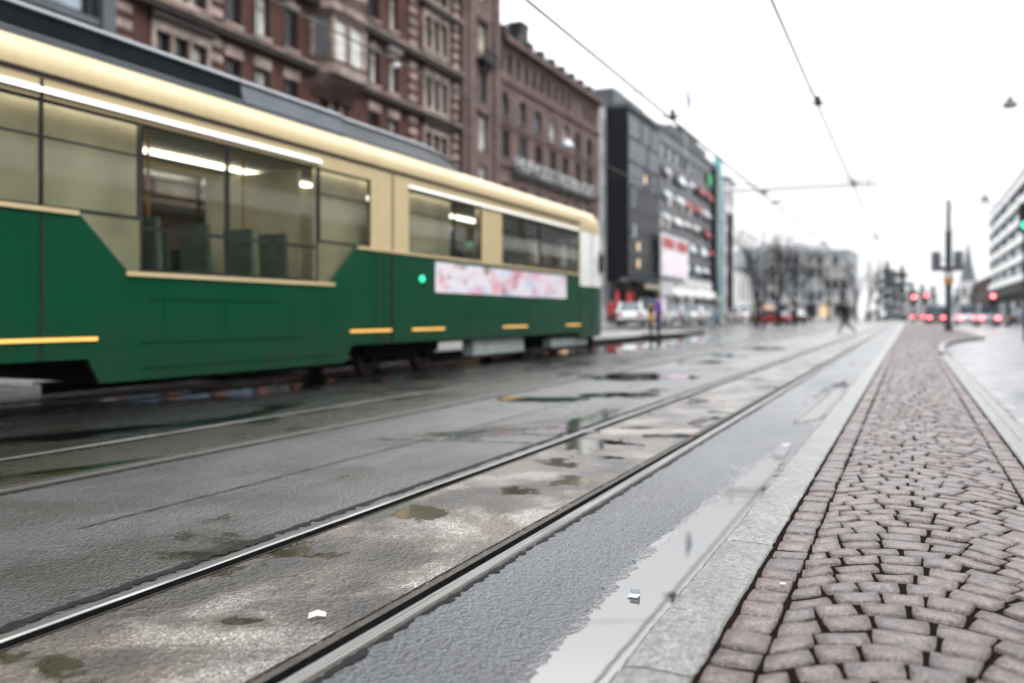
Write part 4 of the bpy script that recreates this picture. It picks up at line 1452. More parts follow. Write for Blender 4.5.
for a, b in ((T0 + 0.2, 6.2), (6.4, 12.4), (12.7, T1 - 1.5)):
    m = MB(); m.box(XF + 0.07, XF + 0.09, a, b, 0.93, 1.95); T(m, 'wall_lining', 'interior_dark')
def seat_bm(y, x):
    m = MB()
    m.box(x - 0.22, x + 0.22, y, y + 0.42, 1.28, 1.36)
    m.prism([(y - 0.02, 1.36), (y + 0.06, 1.36), (y + 0.0, 2.12), (y - 0.07, 2.12)], x - 0.22, x + 0.22, 'x')
    m.box(x - 0.05, x + 0.05, y + 0.1, y + 0.3, 0.92, 1.28)
    return m
for y in [7.8, 8.6, 9.4, 10.1, 13.4, 14.2, 17.2, 18.0, 18.8, 19.6, 20.4]:
    for x in (C3 + 0.72, C3 - 0.72):
        T(seat_bm(y, x), 'seat', 'seat_fabric')
for y in (8.2, 9.9, 17.6, 19.2):
    m = MB(); m.tube([(C3 + 0.35, y, 0.92), (C3 + 0.35, y, 3.18)], 0.018, 8); T(m, 'grab_pole', 'orange_paint')
# nose: the body narrows in plan to the cab front
plan = [(1.12, 21.6), (1.12, 23.0), (1.10, 23.35), (1.0, 23.75), (0.80, 24.0), (0.5, 24.15), (0, 24.2), (-0.5, 24.15), (-0.8, 24.0), (-1.0, 23.75), (-1.10, 23.35), (-1.12, 23.0), (-1.12, 21.6)]
def ring(z, k, drop=0.0): return [(C3 + a * k, d - (drop * (d - 23.0) / 1.2 if d > 23 else 0), z) for a, d in plan]
m = MB(); m.grid([ring(0.42, 0.97), ring(0.6, 1), ring(1.2, 1), ring(1.75, 1)], 0); m.face(ring(0.42, 0.97), 0); T(m, 'nose_panel', 'tram_green', smooth='auto')
m = MB(); m.grid([ring(1.75, 1), ring(1.9, 1), ring(2.04, 1)], 0); T(m, 'nose_band', 'tram_white', smooth='auto')
m = MB(); m.grid([ring(2.04, 1), ring(2.6, 1, 0.12), ring(3.14, 0.995, 0.3)], lambda a, b: 1 if b in (0, 1, 10, 11) else 0); T(m, 'windscreen', ['tram_glass', 'tram_white'], smooth='auto')
m = MB(); m.grid([ring(3.14, 0.995, 0.3), ring(3.34, 0.995, 0.38), ring(3.55, 0.97, 0.5), ring(3.72, 0.83, 0.7), ring(3.80, 0.35, 0.9)], 0); m.face(ring(3.80, 0.35, 0.9), 0); T(m, 'nose_roof', 'tram_cream', smooth='auto')
m = MB(); m.box(XN + 0.001, XN + 0.006, 21.62, 21.64, 0.6, 3.2); m.box(XN + 0.001, XN + 0.006, 22.55, 22.57, 0.6, 3.2); T(m, 'cab_door', 'rubber')
for s in (-1, 1):
    m = MB(); m.disc((C3 + s * 0.72, 24.06, 1.05), 0.11, 0.08, 'y'); T(m, 'headlight', 'head_lamp')
m = MB(); m.box(XN + 0.02, XN + 0.10, 23.1, 23.27, 2.15, 2.62); m.tube([(XN - 0.03, 23.15, 2.75), (XN + 0.06, 23.2, 2.60)], 0.015, 6); T(m, 'side_mirror', 'rubber')
# advert, amber strips, reflected green light, joints, hatches
m = MB(); m.box(XN + 0.002, XN + 0.012, td(435), td(566), 1.40, 1.945); T(m, 'advert_panel', 'advert_print')
for a, b in ((4.1, td(97)), (td(350), td(391)), (td(412), td(444)), (td(503), td(527)), (td(566), td(580))):
    m = MB(); m.box(XN + 0.002, XN + 0.016, a, b, 0.735, 0.775); T(m, 'marker_strip', 'amber_strip')
m = MB(); m.disc((XN + 0.02, td(421), 1.62), 0.055, 0.05, 'x'); T(m, 'green_reflection', 'green_light')  # glowing disc added for the traffic light's green reflection on the side
for y in (td(40), td(392)):
    m = MB(); m.box(XN - 0.02, XN + 0.006, y, y + 0.035, 0.56, GUT - 0.05); T(m, 'joint_cover', 'rubber')
for y in (2.0, td(165), td(225), td(290), td(345), td(428), td(480), td(530)):
    m = MB(); m.box(XN + 0.001, XN + 0.004, y, y + 0.012, 0.6, 1.36); T(m, 'panel_seam', 'tram_green')
for a, b, z in ((td(150), td(280), 1.18), (td(140), td(300), 0.70), (td(140), td(335), 0.42), (td(445), td(520), 1.02)):
    m = MB(); m.box(XN + 0.001, XN + 0.010, a, b, z, z + 0.018); T(m, 'panel_moulding', 'tram_green')
for y0_, y1_ in ((td(376), td(391)), (2.0, 2.75)):
    m = MB()
    for y in (y0_, (y0_ + y1_) / 2, y1_):
        m.box(XN + 0.001, XN + 0.007, y - 0.012, y + 0.012, 0.60, 2.0)
    m.box(XN + 0.001, XN + 0.006, y0_ + 0.012, y1_ - 0.012, 0.585, 0.61)
    T(m, 'door_seal', 'rubber')
# underside: frame, bogies, equipment, lifeguard
m = MB(); m.box(XF + 0.15, XN - 0.15, T0, 23.2, 0.5, 0.84); T(m, 'underframe', 'under_black')
m = MB(); m.box(XF + 0.05, XN - 0.12, td(101), td(344), 0.3, 0.55); T(m, 'low_floor_pan', 'under_black')
def bogie(y):
    m = MB()
    for s in (-1, 1):
        x = C3 + s * 0.66
        m.box(x - 0.06, x + 0.06, y - 1.25, y + 1.25, 0.34, 0.50)
        m.box(x - 0.08, x + 0.08, y - 0.35, y + 0.35, 0.22, 0.56)
        for t in (-0.9, 0.9):
            m.box(x - 0.07, x + 0.09, y + t - 0.16, y + t + 0.16, 0.22, 0.46)
            m.tube([(x, y + t * 0.55, 0.3), (x, y + t * 0.55, 0.6)], 0.08, 8)
    b = T(m, 'bogie', 'under_black')
    for t in (-0.9, 0.9):
        for s in (-1, 1):
            m = MB(); m.disc((C3 + s * 0.515, y + t, 0.335), 0.32, 0.09, 'x', 24); m.disc((C3 + s * 0.47, y + t, 0.335), 0.345, 0.02, 'x', 24)
            m.v = [(p[0] - O.x, p[1] - O.y, p[2] - O.z) for p in m.v]
            m.build('wheel', 'rail_rust', b)
for y in (4.6, 13.6, 20.4):
    bogie(y)
m = MB(); m.box(XN - 0.35, XN - 0.10, td(478), td(528), 0.20, 0.53); T(m, 'equipment_box', 'under_grey', bevel=0.02)
m = MB(); m.box(XN - 0.35, XN - 0.12, td(556), td(592), 0.22, 0.44); T(m, 'equipment_box', 'under_grey', bevel=0.02)
m = MB(); m.box(XF + 0.3, XN - 0.3, 23.4, 23.6, 0.10, 0.5); T(m, 'lifeguard', 'under_black')

# ------------------------------------------------------------------ parked cars and traffic
def car_parts(root, paint, van=False, lit=False):
    """front towards +y, 4.4 m long"""
    Lh, Wd = 2.2, 0.88
    hr = 1.95 if van else 1.60
    # body shell: cross-sections along the length
    secs = [(-2.2, .42, .72, .70), (-2.12, .30, .92, .80), (-1.7, .22, .97, .87), (-0.6, .20, .95, .88), (0.6, .20, .94, .88), (1.3, .20, .90, .87), (1.9, .24, .78, .83), (2.15, .34, .66, .74), (2.2, .42, .58, .66)]
    if van:
        secs = [(a, b, c + 0.10, d) for a, b, c, d in secs]
    m = MB()
    rows = []
    for y, zb, zt, w in secs:
        rows.append([(-w * .93, y, zb), (-w, y, zb + .12), (-w, y, (zb + zt) / 2), (-w * .97, y, zt - .05), (-w * .85, y, zt), (0, y, zt + .03), (w * .85, y, zt), (w * .97, y, zt - .05), (w, y, (zb + zt) / 2), (w, y, zb + .12), (w * .93, y, zb)])
    m.grid(rows, 0, True); m.face(rows[0]); m.face(rows[-1])
    body = m.build('body', paint, root, smooth='auto')
    # glasshouse
    zs = 0.93 + (0.1 if van else 0)
    if van:
        gs = [(-2.1, zs, .80), (-2.02, hr - .06, .74), (0.35, hr - .04, .74), (1.35, zs, .80)]
    else:
        gs = [(-1.95, zs, .78), (-1.35, hr - .05, .62), (0.15, hr - .03, .62), (1.15, zs, .78)]
    m = MB()
    (y0, z0, w0), (y1, z1, w1), (y2, z2, w2), (y3, z3, w3) = gs
    m.face([(-w0, y0, z0), (w0, y0, z0), (w1, y1, z1), (-w1, y1, z1)])
    m.face([(-w3, y3, z3), (-w2, y2, z2), (w2, y2, z2), (w3, y3, z3)])
    for s in (-1, 1):
        m.face([(s * w0, y0, z0), (s * w1, y1, z1), (s * w2, y2, z2), (s * w3, y3, z3)])
    m.build('window', 'pane_blue', root)
    m = MB()
    m.grid([[(-w1 - .02, y1 - .03, z1), (-w1 * .8, y1, hr), (w1 * .8, y1, hr), (w1 + .02, y1 - .03, z1)], [(-w2 - .02, y2 + .05, z2), (-w2 * .8, y2, hr + .01), (w2 * .8, y2, hr + .01), (w2 + .02, y2 + .05, z2)]])
    for s in (-1, 1):
        for p, q in ((gs[0], gs[1]), (gs[3], gs[2])):
            m.tube([(s * p[2], p[0], p[1]), (s * q[2], q[0], q[1])], 0.05, 6)
        m.tube([(s * .80, -0.45, zs - .02), (s * w1 * 1.0, -0.5, z1)], 0.05, 6)
    if van:
        for s in (-1, 1):
            m.box(s * .77 - .03, s * .77 + .03, -2.0, -0.4, zs - .03, hr - .1)
    m.build('roof', paint, root)
    for y in (-1.38, 1.36):
        for s in (-1, 1):
            m = MB(); m.disc((s * .80, y, .32), .32, .22, 'x', 20)
            w = m.build('wheel', 'rubber', root)
            m = MB(); m.disc((s * .905, y, .32), .20, .03, 'x', 14); m.build('rim', 'galvanised', w)
    for s in (-1, 1):
        m = MB(); m.box(s * .62 - .15, s * .62 + .15, 2.10, 2.19, .56, .70); m.build('headlight', 'sign_white', root)
        m = MB(); m.box(s * .62 - .19, s * .62 + .19, -2.21, -2.12, .64, .86); m.build('tail_light', 'red_lamp' if lit else 'sign_red', root)
        m = MB(); m.box(s * .95 - .08, s * .95 + .08, .72, .80, .92, 1.04); m.build('mirror', paint, root)
    if lit:
        m = MB(); m.box(-.25, .25, y0 + .10, y0 + .16, z0 + .05, z0 + .10); m.build('brake_light', 'red_lamp', root)
    m = MB(); m.box(-.26, .26, -2.225, -2.20, .48, .60); m.build('number_plate', 'sign_white', root)
    m = MB(); m.box(-.80, .80, -2.235, -2.16, .34, .46); m.build('bumper', 'rubber', root)
    m = MB(); m.box(-.72, .72, 2.15, 2.235, .30, .44); m.build('bumper', 'rubber', root)

def car(label, loc, rz, paint, van=False, lit=False, group='cars parked along the left pavement', name='parked_car', cat='car'):
    t = thing(name, label, cat, loc, rz, group)
    car_parts(t, paint, van, lit)
    return t
XP = -16.9
def pk(px): return (XP, d_of(px, XP), 0.27)
car('white car parked before the lit black-building shops, nearest the tram nose', pk(631), R(14), 'car_white')
car('white van parked just right of the first white car, near the advert board', pk(657), R(4), 'car_white', van=True, name='parked_van', cat='van')
car('silver car parked directly behind the white van, under the advert board', pk(677), R(3), 'car_silver')
car('white car parked between the silver car and the teal fin, below the awnings', pk(694), R(8), 'car_white')
car('silver car parked directly left of the foot of the teal fin', pk(709), R(5), 'car_silver')
car('white car parked right of the teal fin before the low white building', pk(739), R(30), 'car_white')
car('red car parked behind the trunk of the leftmost bare tree', (*at(771, 92), 0.0), R(60), 'car_red')
car('black car parked behind the middle bare tree, beside the red one', (*at(789, 100), 0.0), R(55), 'car_black')
G2 = 'cars queueing far ahead'
car('dark low car crossing far ahead in front of the blue-grey conifers', (*at(894, 150), 0), R(75), 'car_grey', group=G2, name='car')
car('dark car with red tail lights just left of the tall pole foot', (*at(935, 92), 0), R(2), 'car_black', lit=True, group=G2, name='car', van=True)
car('white car with red tail lights just right of the tall pole', (*at(966, 84), 0), R(2), 'car_white', van=True, lit=True, group=G2, name='car')
car('silver van with glowing brake lights, right of the white car', (*at(987, 80), 0), R(2), 'car_silver', van=True, lit=True, group=G2, name='van', cat='van')
car('red car with tail lights on, between dark car and pavement end', (*at(918, 128), 0), R(0), 'car_red', lit=True, group=G2, name='car')
car('black car parked at the far right edge below the office canopy', (*at(1018, 78), 0), R(0), 'car_black', group=G2, name='parked_car')

# ------------------------------------------------------------------ people
def person(label, px, den, z, face, top, legs, hair='hair_dark', pose='stand', height=1.74, coat=0.55, bag=None):
    """one skinned body: joints laid out by pose, clothing by zone"""
    x, d = at(px, den)
    t = thing('person', label, 'person', (x, d, z), face, 'pedestrians')
    k = height / 1.74
    hip, kn, an = 0.90, 0.49, 0.08
    if pose == 'stride':
        lf = [(0.10, 0.02, hip), (0.11, 0.30, 0.52), (0.11, 0.46, 0.10), (0.11, 0.62, 0.05)]
        rf = [(-0.10, 0.0, hip), (-0.10, -0.10, 0.47), (-0.10, -0.46, 0.20), (-0.10, -0.42, 0.05)]
        la = [(0.20, 0.0, 1.42), (0.25, -0.16, 1.16), (0.24, -0.10, 0.93)]
        ra = [(-0.20, 0.0, 1.42), (-0.25, 0.14, 1.18), (-0.23, 0.32, 1.06)]
    elif pose == 'walk':
        lf = [(0.09, 0.01, hip), (0.10, 0.17, kn), (0.10, 0.20, an), (0.10, 0.36, 0.04)]
        rf = [(-0.09, 0.0, hip), (-0.10, 0.0, kn), (-0.10, -0.26, an + .05), (-0.10, -0.16, 0.04)]
        la = [(0.20, 0.0, 1.42), (0.25, -0.08, 1.15), (0.25, 0.02, 0.92)]
        ra = [(-0.20, 0.0, 1.42), (-0.25, 0.06, 1.15), (-0.24, 0.20, 0.96)]
    else:
        lf = [(0.09, 0.0, hip), (0.11, 0.02, kn), (0.12, 0.0, an), (0.13, 0.17, 0.04)]
        rf = [(-0.09, 0.0, hip), (-0.11, 0.03, kn), (-0.12, 0.0, an), (-0.13, 0.17, 0.04)]
        la = [(0.20, 0.0, 1.42), (0.25, 0.0, 1.15), (0.24, 0.10, 0.93)]
        ra = [(-0.20, 0.0, 1.42), (-0.25, 0.02, 1.15), (-0.20, 0.20, 1.05)]
    V = [((0, 0, 0.93), .15), ((0, 0, 1.12), .135), ((0, 0.0, 1.33), .16), ((0, 0.0, 1.46), .10), ((0, 0.02, 1.53), .058), ((0, 0.03, 1.63), .092), ((0, 0.03, 1.70), .075)]
    E = [(0, 1), (1, 2), (2, 3), (3, 4), (4, 5), (5, 6)]
    for ch, rr, root in ((lf, (.105, .075, .05, .04), 0), (rf, (.105, .075, .05, .04), 0), (la, (.075, .055, .036), 2), (ra, (.075, .055, .036), 2)):
        prev = root
        for p, r_ in zip(ch, rr):
            V.append((p, r_)); E.append((prev, len(V) - 1)); prev = len(V) - 1
        if len(ch) == 3:                       # hands: palm with fingers and thumb
            h = Vector(ch[2]); dr = (h - Vector(ch[1])).normalized()
            V.append((tuple(h + dr * 0.07), .034)); E.append((prev, len(V) - 1)); palm = len(V) - 1
            for q, L_ in ((-0.03, .07), (-0.01, .085), (0.01, .08), (0.03, .065)):
                V.append((tuple(h + dr * (0.09 + L_) + Vector((0, q, 0))), .010)); E.append((palm, len(V) - 1))
            V.append((tuple(h + dr * 0.06 + Vector((0, 0.06, 0))), .012)); E.append((prev, len(V) - 1))
    me = bpy.data.meshes.new('skel')
    me.from_pydata([(a * k, b * k, c * k) for (a, b, c), r_ in V], E, [])
    o = bpy.data.objects.new('skel', me); COL.objects.link(o)
    sm = o.modifiers.new('skin', 'SKIN')
    for i, (p, r_) in enumerate(V):
        me.skin_vertices[0].data[i].radius = (r_ * k, r_ * k)
    me.skin_vertices[0].data[0].use_root = True
    ss = o.modifiers.new('sub', 'SUBSURF'); ss.levels = 1; ss.render_levels = 1
    bpy.context.view_layer.update()
    bm_ = bpy.data.meshes.new_from_object(o.evaluated_get(bpy.context.evaluated_depsgraph_get()))
    bpy.data.objects.remove(o)
    bm_.materials.clear()
    for mt in ('skin', top, legs, 'rubber'):
        bm_.materials.append(MATS[mt])
    for pl in bm_.polygons:
        c = pl.center / k
        arm = abs(c.x) > 0.17 and c.z < 1.30
        if c.z > 1.505: i = 0
        elif arm and ((Vector(c) - Vector(la[2])).length < 0.11 or (Vector(c) - Vector(ra[2])).length < 0.11 or (c.z < 0.86 and abs(c.x) > 0.2)): i = 0
        elif c.z > 1.40 - coat or arm: i = 1
        elif c.z > 0.10: i = 2
        else: i = 3
        pl.material_index = i
    bm_.name = 'body'
    bm_.shade_smooth() if hasattr(bm_, 'shade_smooth') else None
    b = bpy.data.objects.new('body', bm_); COL.objects.link(b); b.parent = t
    m = MB()
    rows = []
    for i in range(7):
        a = i / 6 * 1.9
        rows.append([(0.100 * k * math.sin(a) * math.cos(q), (0.015 + 0.108 * math.sin(a) * math.sin(q) - 0.02 * i / 6) * k, (1.655 + 0.115 * math.cos(a)) * k) if True else 0 for q in [j * math.pi * 2 / 12 for j in range(12)]])
    # the front of the lower rings opens for the face
    for i in range(4, 7):
        rows[i] = [(p[0], min(p[1], 0.03 * k), p[2]) for p in rows[i]]
    m.grid(rows, 0, True)
    m.build('hair', hair, t, smooth=True)
    m = MB()
    for s in (-1, 1):
        m.disc((s * 0.034 * k, 0.122 * k, 1.640 * k), 0.012 * k, 0.012, 'y', 8)
    m.build('eyes', 'coat_black', t)
    m = MB(); m.prism([(0.115 * k, 1.60 * k), (0.150 * k, 1.605 * k), (0.118 * k, 1.65 * k)], -0.014 * k, 0.014 * k, 'x'); m.build('nose', 'skin', t)
    if bag:
        m = MB(); m.box(-0.15, 0.15, -0.33, -0.13, 1.02, 1.46)
        bg_ = m.build('backpack', bag, None, bevel=0.04)
        bg_.location = (x, d, z); bg_.rotation_euler = (0, 0, face)
        tag(bg_, 'olive backpack worn by the striding person in black', 'backpack')
    return t
person('person in black striding across the tracks with an olive backpack', 847, 46.5, 0.0, R(70), 'coat_black', 'trouser_dark', pose='stride', bag='bag_olive', coat=0.5)
person('person in a purple jacket standing on the tram platform', 658, 39.2, 0.12, R(-60), 'coat_purple', 'trouser_dark', coat=0.45)
person('person in teal trousers walking on the platform below the teal fin', 717, 46.8, 0.27, R(140), 'coat_grey', 'trouser_teal', pose='walk', coat=0.4)
person('person in a red coat by the shop lights beside the tram nose', 611, 62, 0.27, R(200), 'coat_red', 'trouser_dark', pose='walk', coat=0.7)
person('person in a black coat right behind the red coated one', 616, 66, 0.27, R(190), 'coat_black', 'trouser_dark', coat=0.7)
person('person in a green jacket beside the leftmost bare tree trunk', 752, 74, 0.0, R(100), 'coat_green', 'trouser_dark', pose='walk')
person('person in dark clothes far ahead, leftmost of the distant three', 867, 120, 0.0, R(150), 'coat_grey', 'trouser_blue', pose='walk', coat=0.6)
person('person in dark clothes far ahead, middle of the distant three', 872, 122, 0.0, R(170), 'coat_black', 'trouser_dark', coat=0.6)
person('person in dark clothes far ahead, rightmost of the distant three', 878, 112, 0.0, R(10), 'coat_black', 'trouser_blue', pose='walk', coat=0.6)
person('person in dark coat crossing near the far red lights', 908, 118, 0.0, R(90), 'coat_black', 'trouser_dark', pose='walk', coat=0.6)

# ------------------------------------------------------------------ trees
def branch_tree(label, px, den, height, seed, spreadk=1.0, z=0.0, group='bare street trees', levels=5, name='bare_tree', dens=1.0):
    rg = random.Random(seed)
    x, d = at(px, den)
    t = thing(name, label, 'tree', (x, d, z), 0, group)
    tr, cr = MB(), MB()
    def grow(p, dr, L, r, lv):
        m = tr if lv == 0 else cr
        n = 4
        pts, rads = [p], [r]
        q = Vector(p)
        v = Vector(dr)
        for i in range(n):
            v = (v + Vector((rg.uniform(-1, 1), rg.uniform(-1, 1), rg.uniform(-0.3, 0.6))) * (0.06 if lv == 0 else 0.16)).normalized()
            q = q + v * (L / n)
            pts.append(tuple(q)); rads.append(r * (1 - 0.42 * (i + 1) / n))
        m.tube(pts, rads, 8 if lv == 0 else (5 if lv < 3 else 3), 0, cap=lv < 2)
        if lv >= levels - 1:
            return
        kids = int((5 if lv == 0 else rg.choice((3, 4))) * dens)
        for i in range(kids):
            f = 1.0 if i < 2 else rg.uniform(0.45, 0.95)
            b = Vector(pts[-1]) if f == 1.0 else Vector(pts[int(f * n)])
            a = rg.uniform(0, 2 * math.pi)
            tilt = rg.uniform(0.35, 0.85) * spreadk
            side_ = Vector((math.cos(a), math.sin(a), 0))
            nv = (v * math.cos(tilt) + side_ * math.sin(tilt) + Vector((0, 0, 0.15))).normalized()
            grow(tuple(b), nv, L * rg.uniform(0.55, 0.78), max(0.018, rads[-1] * rg.uniform(0.6, 0.8)), lv + 1)
    grow((0, 0, 0), (0, 0, 1), height * 0.40, height * 0.024, 0)
    tr.build('trunk', 'bark', t, smooth=True)
    cr.build('crown', 'twig', t)
    return t
branch_tree('bare tree, leftmost of three before the stone block', 757, 80, 10.0, 5, 1.15, levels=5, dens=1.3)
branch_tree('bare tree, middle of three before the stone block', 779, 86, 9.4, 8, 1.05, levels=5, dens=1.3)
branch_tree('bare tree, rightmost of three before the stone block', 796, 92, 9.0, 12, 1.05, levels=5, dens=1.3)
for i, (px, dn, h, lb_) in enumerate(((812, 150, 9.5, 'bare tree before the left half of the stone block'), (829, 160, 10, 'bare tree before the middle of the stone block'), (842, 150, 10, 'bare tree before the right half of the stone block'),
                                      (856, 170, 11, 'bare tree right at the rounded corner of the stone block'), (868, 175, 13, 'tall bare tree just right of the stone block'), (877, 190, 11, 'bare tree second right of the stone block'))):
    branch_tree(lb_, px, dn, h, 30 + i, 0.7, levels=5, group='distant bare trees')

def conifer(label, px, den, h, seed):
    rg = random.Random(seed)
    x, d = at(px, den)
    t = thing('distant_tree', label, 'tree', (x, d, 0), 0, 'distant dense trees')
    m = MB(); m.tube([(0, 0, 0), (0, 0, h * .95)], [h * .022, .03], 8); m.build('trunk', 'bark', t)
    m = MB()
    for i in range(1100):
        f = rg.random() ** 0.8
        z = h * (0.12 + 0.86 * f)
        r = h * 0.24 * (1 - f) ** 0.7 * (0.75 + 0.5 * math.sin(z * 2.3 + seed)) * rg.random() ** 0.4 + 0.1
        a = rg.uniform(0, 6.283)
        c = Vector((r * math.cos(a), r * math.sin(a), z))
        u = Vector((rg.uniform(-1, 1), rg.uniform(-1, 1), rg.uniform(-0.6, 0.6))).normalized() * h * 0.03
        w = u.cross(Vector((rg.uniform(-1, 1), rg.uniform(-1, 1), 1))).normalized() * h * 0.018
        m.face([tuple(c - u), tuple(c + w), tuple(c + u), tuple(c - w)])
    m.build('crown', 'conifer', t)
for i, (px, dn, h, lb_) in enumerate(((887, 240, 15, 'blue-grey distant tree, leftmost of the dense clump'), (894, 255, 14, 'blue-grey distant tree in the middle of the dense clump'), (902, 245, 14.5, 'blue-grey distant tree, rightmost of the dense clump'),
                                      (912, 300, 12, 'low distant tree left above the red lights'), (922, 320, 12, 'low distant tree right above the red lights'), (933, 330, 12, 'low distant tree just left of the tall pole'), (957, 330, 11, 'low distant tree just right of the tall pole'), (972, 300, 10, 'low distant tree below the church spire'))):
    conifer(lb_, px, dn, h, 60 + i)

# ------------------------------------------------------------------ poles, lamps, signs
# tall pole on the island
PX_, PD_ = at(948.5, 50)
po = thing('tram_pole', 'tall dark two-stage pole carrying a lamp arm on the cobbled island', 'pole', (PX_, PD_, 0.11))
m = MB(); m.tube([(0, 0, 0), (0, 0, 5.4)], 0.17, 14); m.tube([(0, 0, 5.4), (0, 0, 5.5)], [0.2, 0.2], 14); m.tube([(0, 0, 0), (0, 0, 0.5)], 0.22, 14); m.build('lower_shaft', 'pole_grey', po, smooth='auto')
m = MB(); m.tube([(0, 0, 5.5), (0, 0, 7.2)], [0.11, 0.09], 12); m.tube([(0, 0, 7.2), (0, 0, 7.36)], [0.09, 0.02], 12); m.build('upper_shaft', 'pole_grey', po, smooth='auto')
m = MB(); m.tube([(0, 0, 6.9), (3.4, 0, 6.96)], 0.045, 8); m.tube([(0, 0, 5.55), (0.7, 0, 5.75), (3.4, 0, 6.3)], 0.02, 6); m.build('arm', 'galvanised', po)
for s, nm in ((-0.62, 'left'), (0.50, 'right')):
    b = thing('traffic_light', 'pale-backed traffic signal head on the %s side of the tall pole' % nm, 'traffic light', (PX_ + s, PD_, 3.55), 0, 'signals on the tall pole')
    m = MB(); m.box(-0.17, 0.17, -0.14, 0.14, 0, 0.92); m.build('housing', 'mid_grey', b, bevel=0.03)
    m = MB(); m.box(-0.25, 0.25, 0.145, 0.165, -0.1, 1.02); m.build('backing_board', 'grey_render', b)
    m = MB()
    for k in range(3):
        m.tube([(0, 0.165, 0.17 + k * 0.29), (0, 0.34, 0.15 + k * 0.29)], 0.11, 12)
    m.build('visor', 'rubber', b)
    m = MB(); m.box(min(0, -s) + (0.17 if s < 0 else 0.0), max(0, -s) - (0.17 if s > 0 else 0.0), -0.03, 0.03, 0.5, 0.56); m.build('bracket', 'pole_grey', b)
b = thing('pole_sign', 'small yellow and white plates wrapped round the tall pole', 'sign', (PX_, PD_, 2.75))
m = MB(); m.box(-0.24, 0.24, -0.26, -0.23, 0, 0.62); m.build('plate', 'orange_paint', b)
m = MB(); m.box(-0.22, 0.22, -0.272, -0.262, 0.34, 0.58); m.build('upper_plate', 'sign_white', b)
m = MB(); m.box(-0.4, 0.4, -0.23, -0.19, 0.68, 0.95); m.build('dark_box', 'pole_grey', b)

def lantern(name, label, loc, size, hang, group='street lamps hung over the road', shade='sign_white'):
    t = thing(name, label, 'street lamp', loc, 0, group)
    m = MB()
    pr = [(0.02, 0.55), (0.14, 0.52), (0.20, 0.34), (0.42, 0.10), (0.5, 0.0)]
    m.grid([[(r * size * math.cos(q), r * size * math.sin(q), z * size) for q in [i * math.pi / 8 for i in range(16)]] for r, z in pr], 0, True)
    m.build('shade', shade, t, smooth=True)
    m = MB(); m.grid([[(r * size * math.cos(q), r * size * math.sin(q), z * size) for q in [i * math.pi / 8 for i in range(16)]] for r, z in ((0.47, 0.0), (0.42, -0.12), (0.25, -0.2), (0.02, -0.22))], 0, True)
    m.build('bowl', 'sign_white', t, smooth=True)
    m = MB(); m.tube([(0, 0, 0.5 * size), (0, 0, hang)], 0.018, 6); m.build('hanger', 'dark_metal', t)
    return t
def hang_at(name, label, px, py, den, size, hang, shade='sign_white'):
    x, d = at(px, den)
    z = H - (py - 315) * den / F
    return lantern(name, label, (x, d, z), size, hang, shade=shade), x, d, z
l1 = hang_at('hanging_lamp', 'grey hanging lamp at the upper right, over the right road', 1010, 105, 36, 0.62, 1.1, 'pole_grey')
l2 = hang_at('hanging_lamp', 'white bowl lamp hung before the brick building above the tram', 397, 66, 44, 0.42, 0.7)
l3 = hang_at('hanging_lamp', 'white bowl lamp hung before the granite building arches', 568, 146, 66, 0.9, 2.6)
l4 = hang_at('hanging_lamp', 'small pale lamp above the arm of the tall pole', 985, 200, 52, 0.55, 0.8, 'mid_grey')

def cable(name, label, a, b, r, sag, mat='wire_copper', group='overhead wires', n=24):
    m = MB()
    a, b = Vector(a), Vector(b)
    pts = []
    for i in range(n + 1):
        t = i / n
        p = a.lerp(b, t)
        p.z -= sag * 4 * t * (1 - t)
        pts.append(tuple(p))
    m.tube(pts, r, 6, 0)
    return tag(m.build(name, mat), label, 'wire', group)
# contact wires above the three tracks
ZW1, ZW2, ZW3 = 6.10, 5.70, 5.75
cable('contact_wire', 'overhead contact wire above the nearest tram track', (C1, 3, ZW1), (C1, 230, ZW1), 0.029, 0.0)
cable('contact_wire', 'overhead contact wire above the middle tram track', (C2, 3, ZW2), (C2, 230, ZW2), 0.028, 0.0)
cable('contact_wire', 'overhead contact wire above the track of the green tram', (C3, 3, ZW3), (C3, 230, ZW3), 0.016, 0.0)
# cross spans
def hanger(x, d, z, label):
    t = thing('wire_hanger', label, 'wire clamp', (x, d, z), 0, 'clamps on the contact wires')
    m = MB(); m.box(-0.10, 0.10, -0.05, 0.05, 0.02, 0.10); m.tube([(-0.26, 0, 0.09), (0.26, 0, 0.09)], 0.02, 6); m.build('clamp', 'dark_metal', t)
    m = MB()
    for k in range(3):
        m.disc((0, 0, 0.13 + k * 0.05), 0.06, 0.03, 'z', 12)
    m.build('insulator', 'rubber', t)
SK = 0.9                                         # the spans cross the road slightly askew
for d, words in ((21.4, 'nearest'), (36.2, 'second'), (63.0, 'third'), (95.0, 'farthest')):
    dd = lambda x: d + SK * 0.6 * (x - C2)
    cable('span_wire', 'thin cross wire holding the contact wires, %s of the spans' % words, (-31.6, dd(-31.6), 8.6), (16.6, dd(16.6), 8.6), 0.008, 2.25)
    hanger(C1, dd(C1), ZW1, 'dark insulated clamp over the nearest track at the %s span' % words)
    hanger(C2, dd(C2), ZW2, 'dark insulated clamp over the middle track at the %s span' % words)
d = 36.2
dy_ = SK * 0.6
m = MB(); m.tube([(-6.7, d - 1.47 * dy_, ZW2 + 0.12), (-1.2, d + 4.03 * dy_, ZW1 + 0.10)], 0.055, 8); m.tube([(-6.7, d - 1.47 * dy_, ZW2 + 0.34), (-1.2, d + 4.03 * dy_, ZW1 + 0.30)], 0.04, 6)
for x in (-6.4, -1.5):
    m.tube([(x, d + dy_ * (x - C2), ZW1 - 0.25), (x, d + dy_ * (x - C2), ZW1 + 0.3)], 0.02, 6)
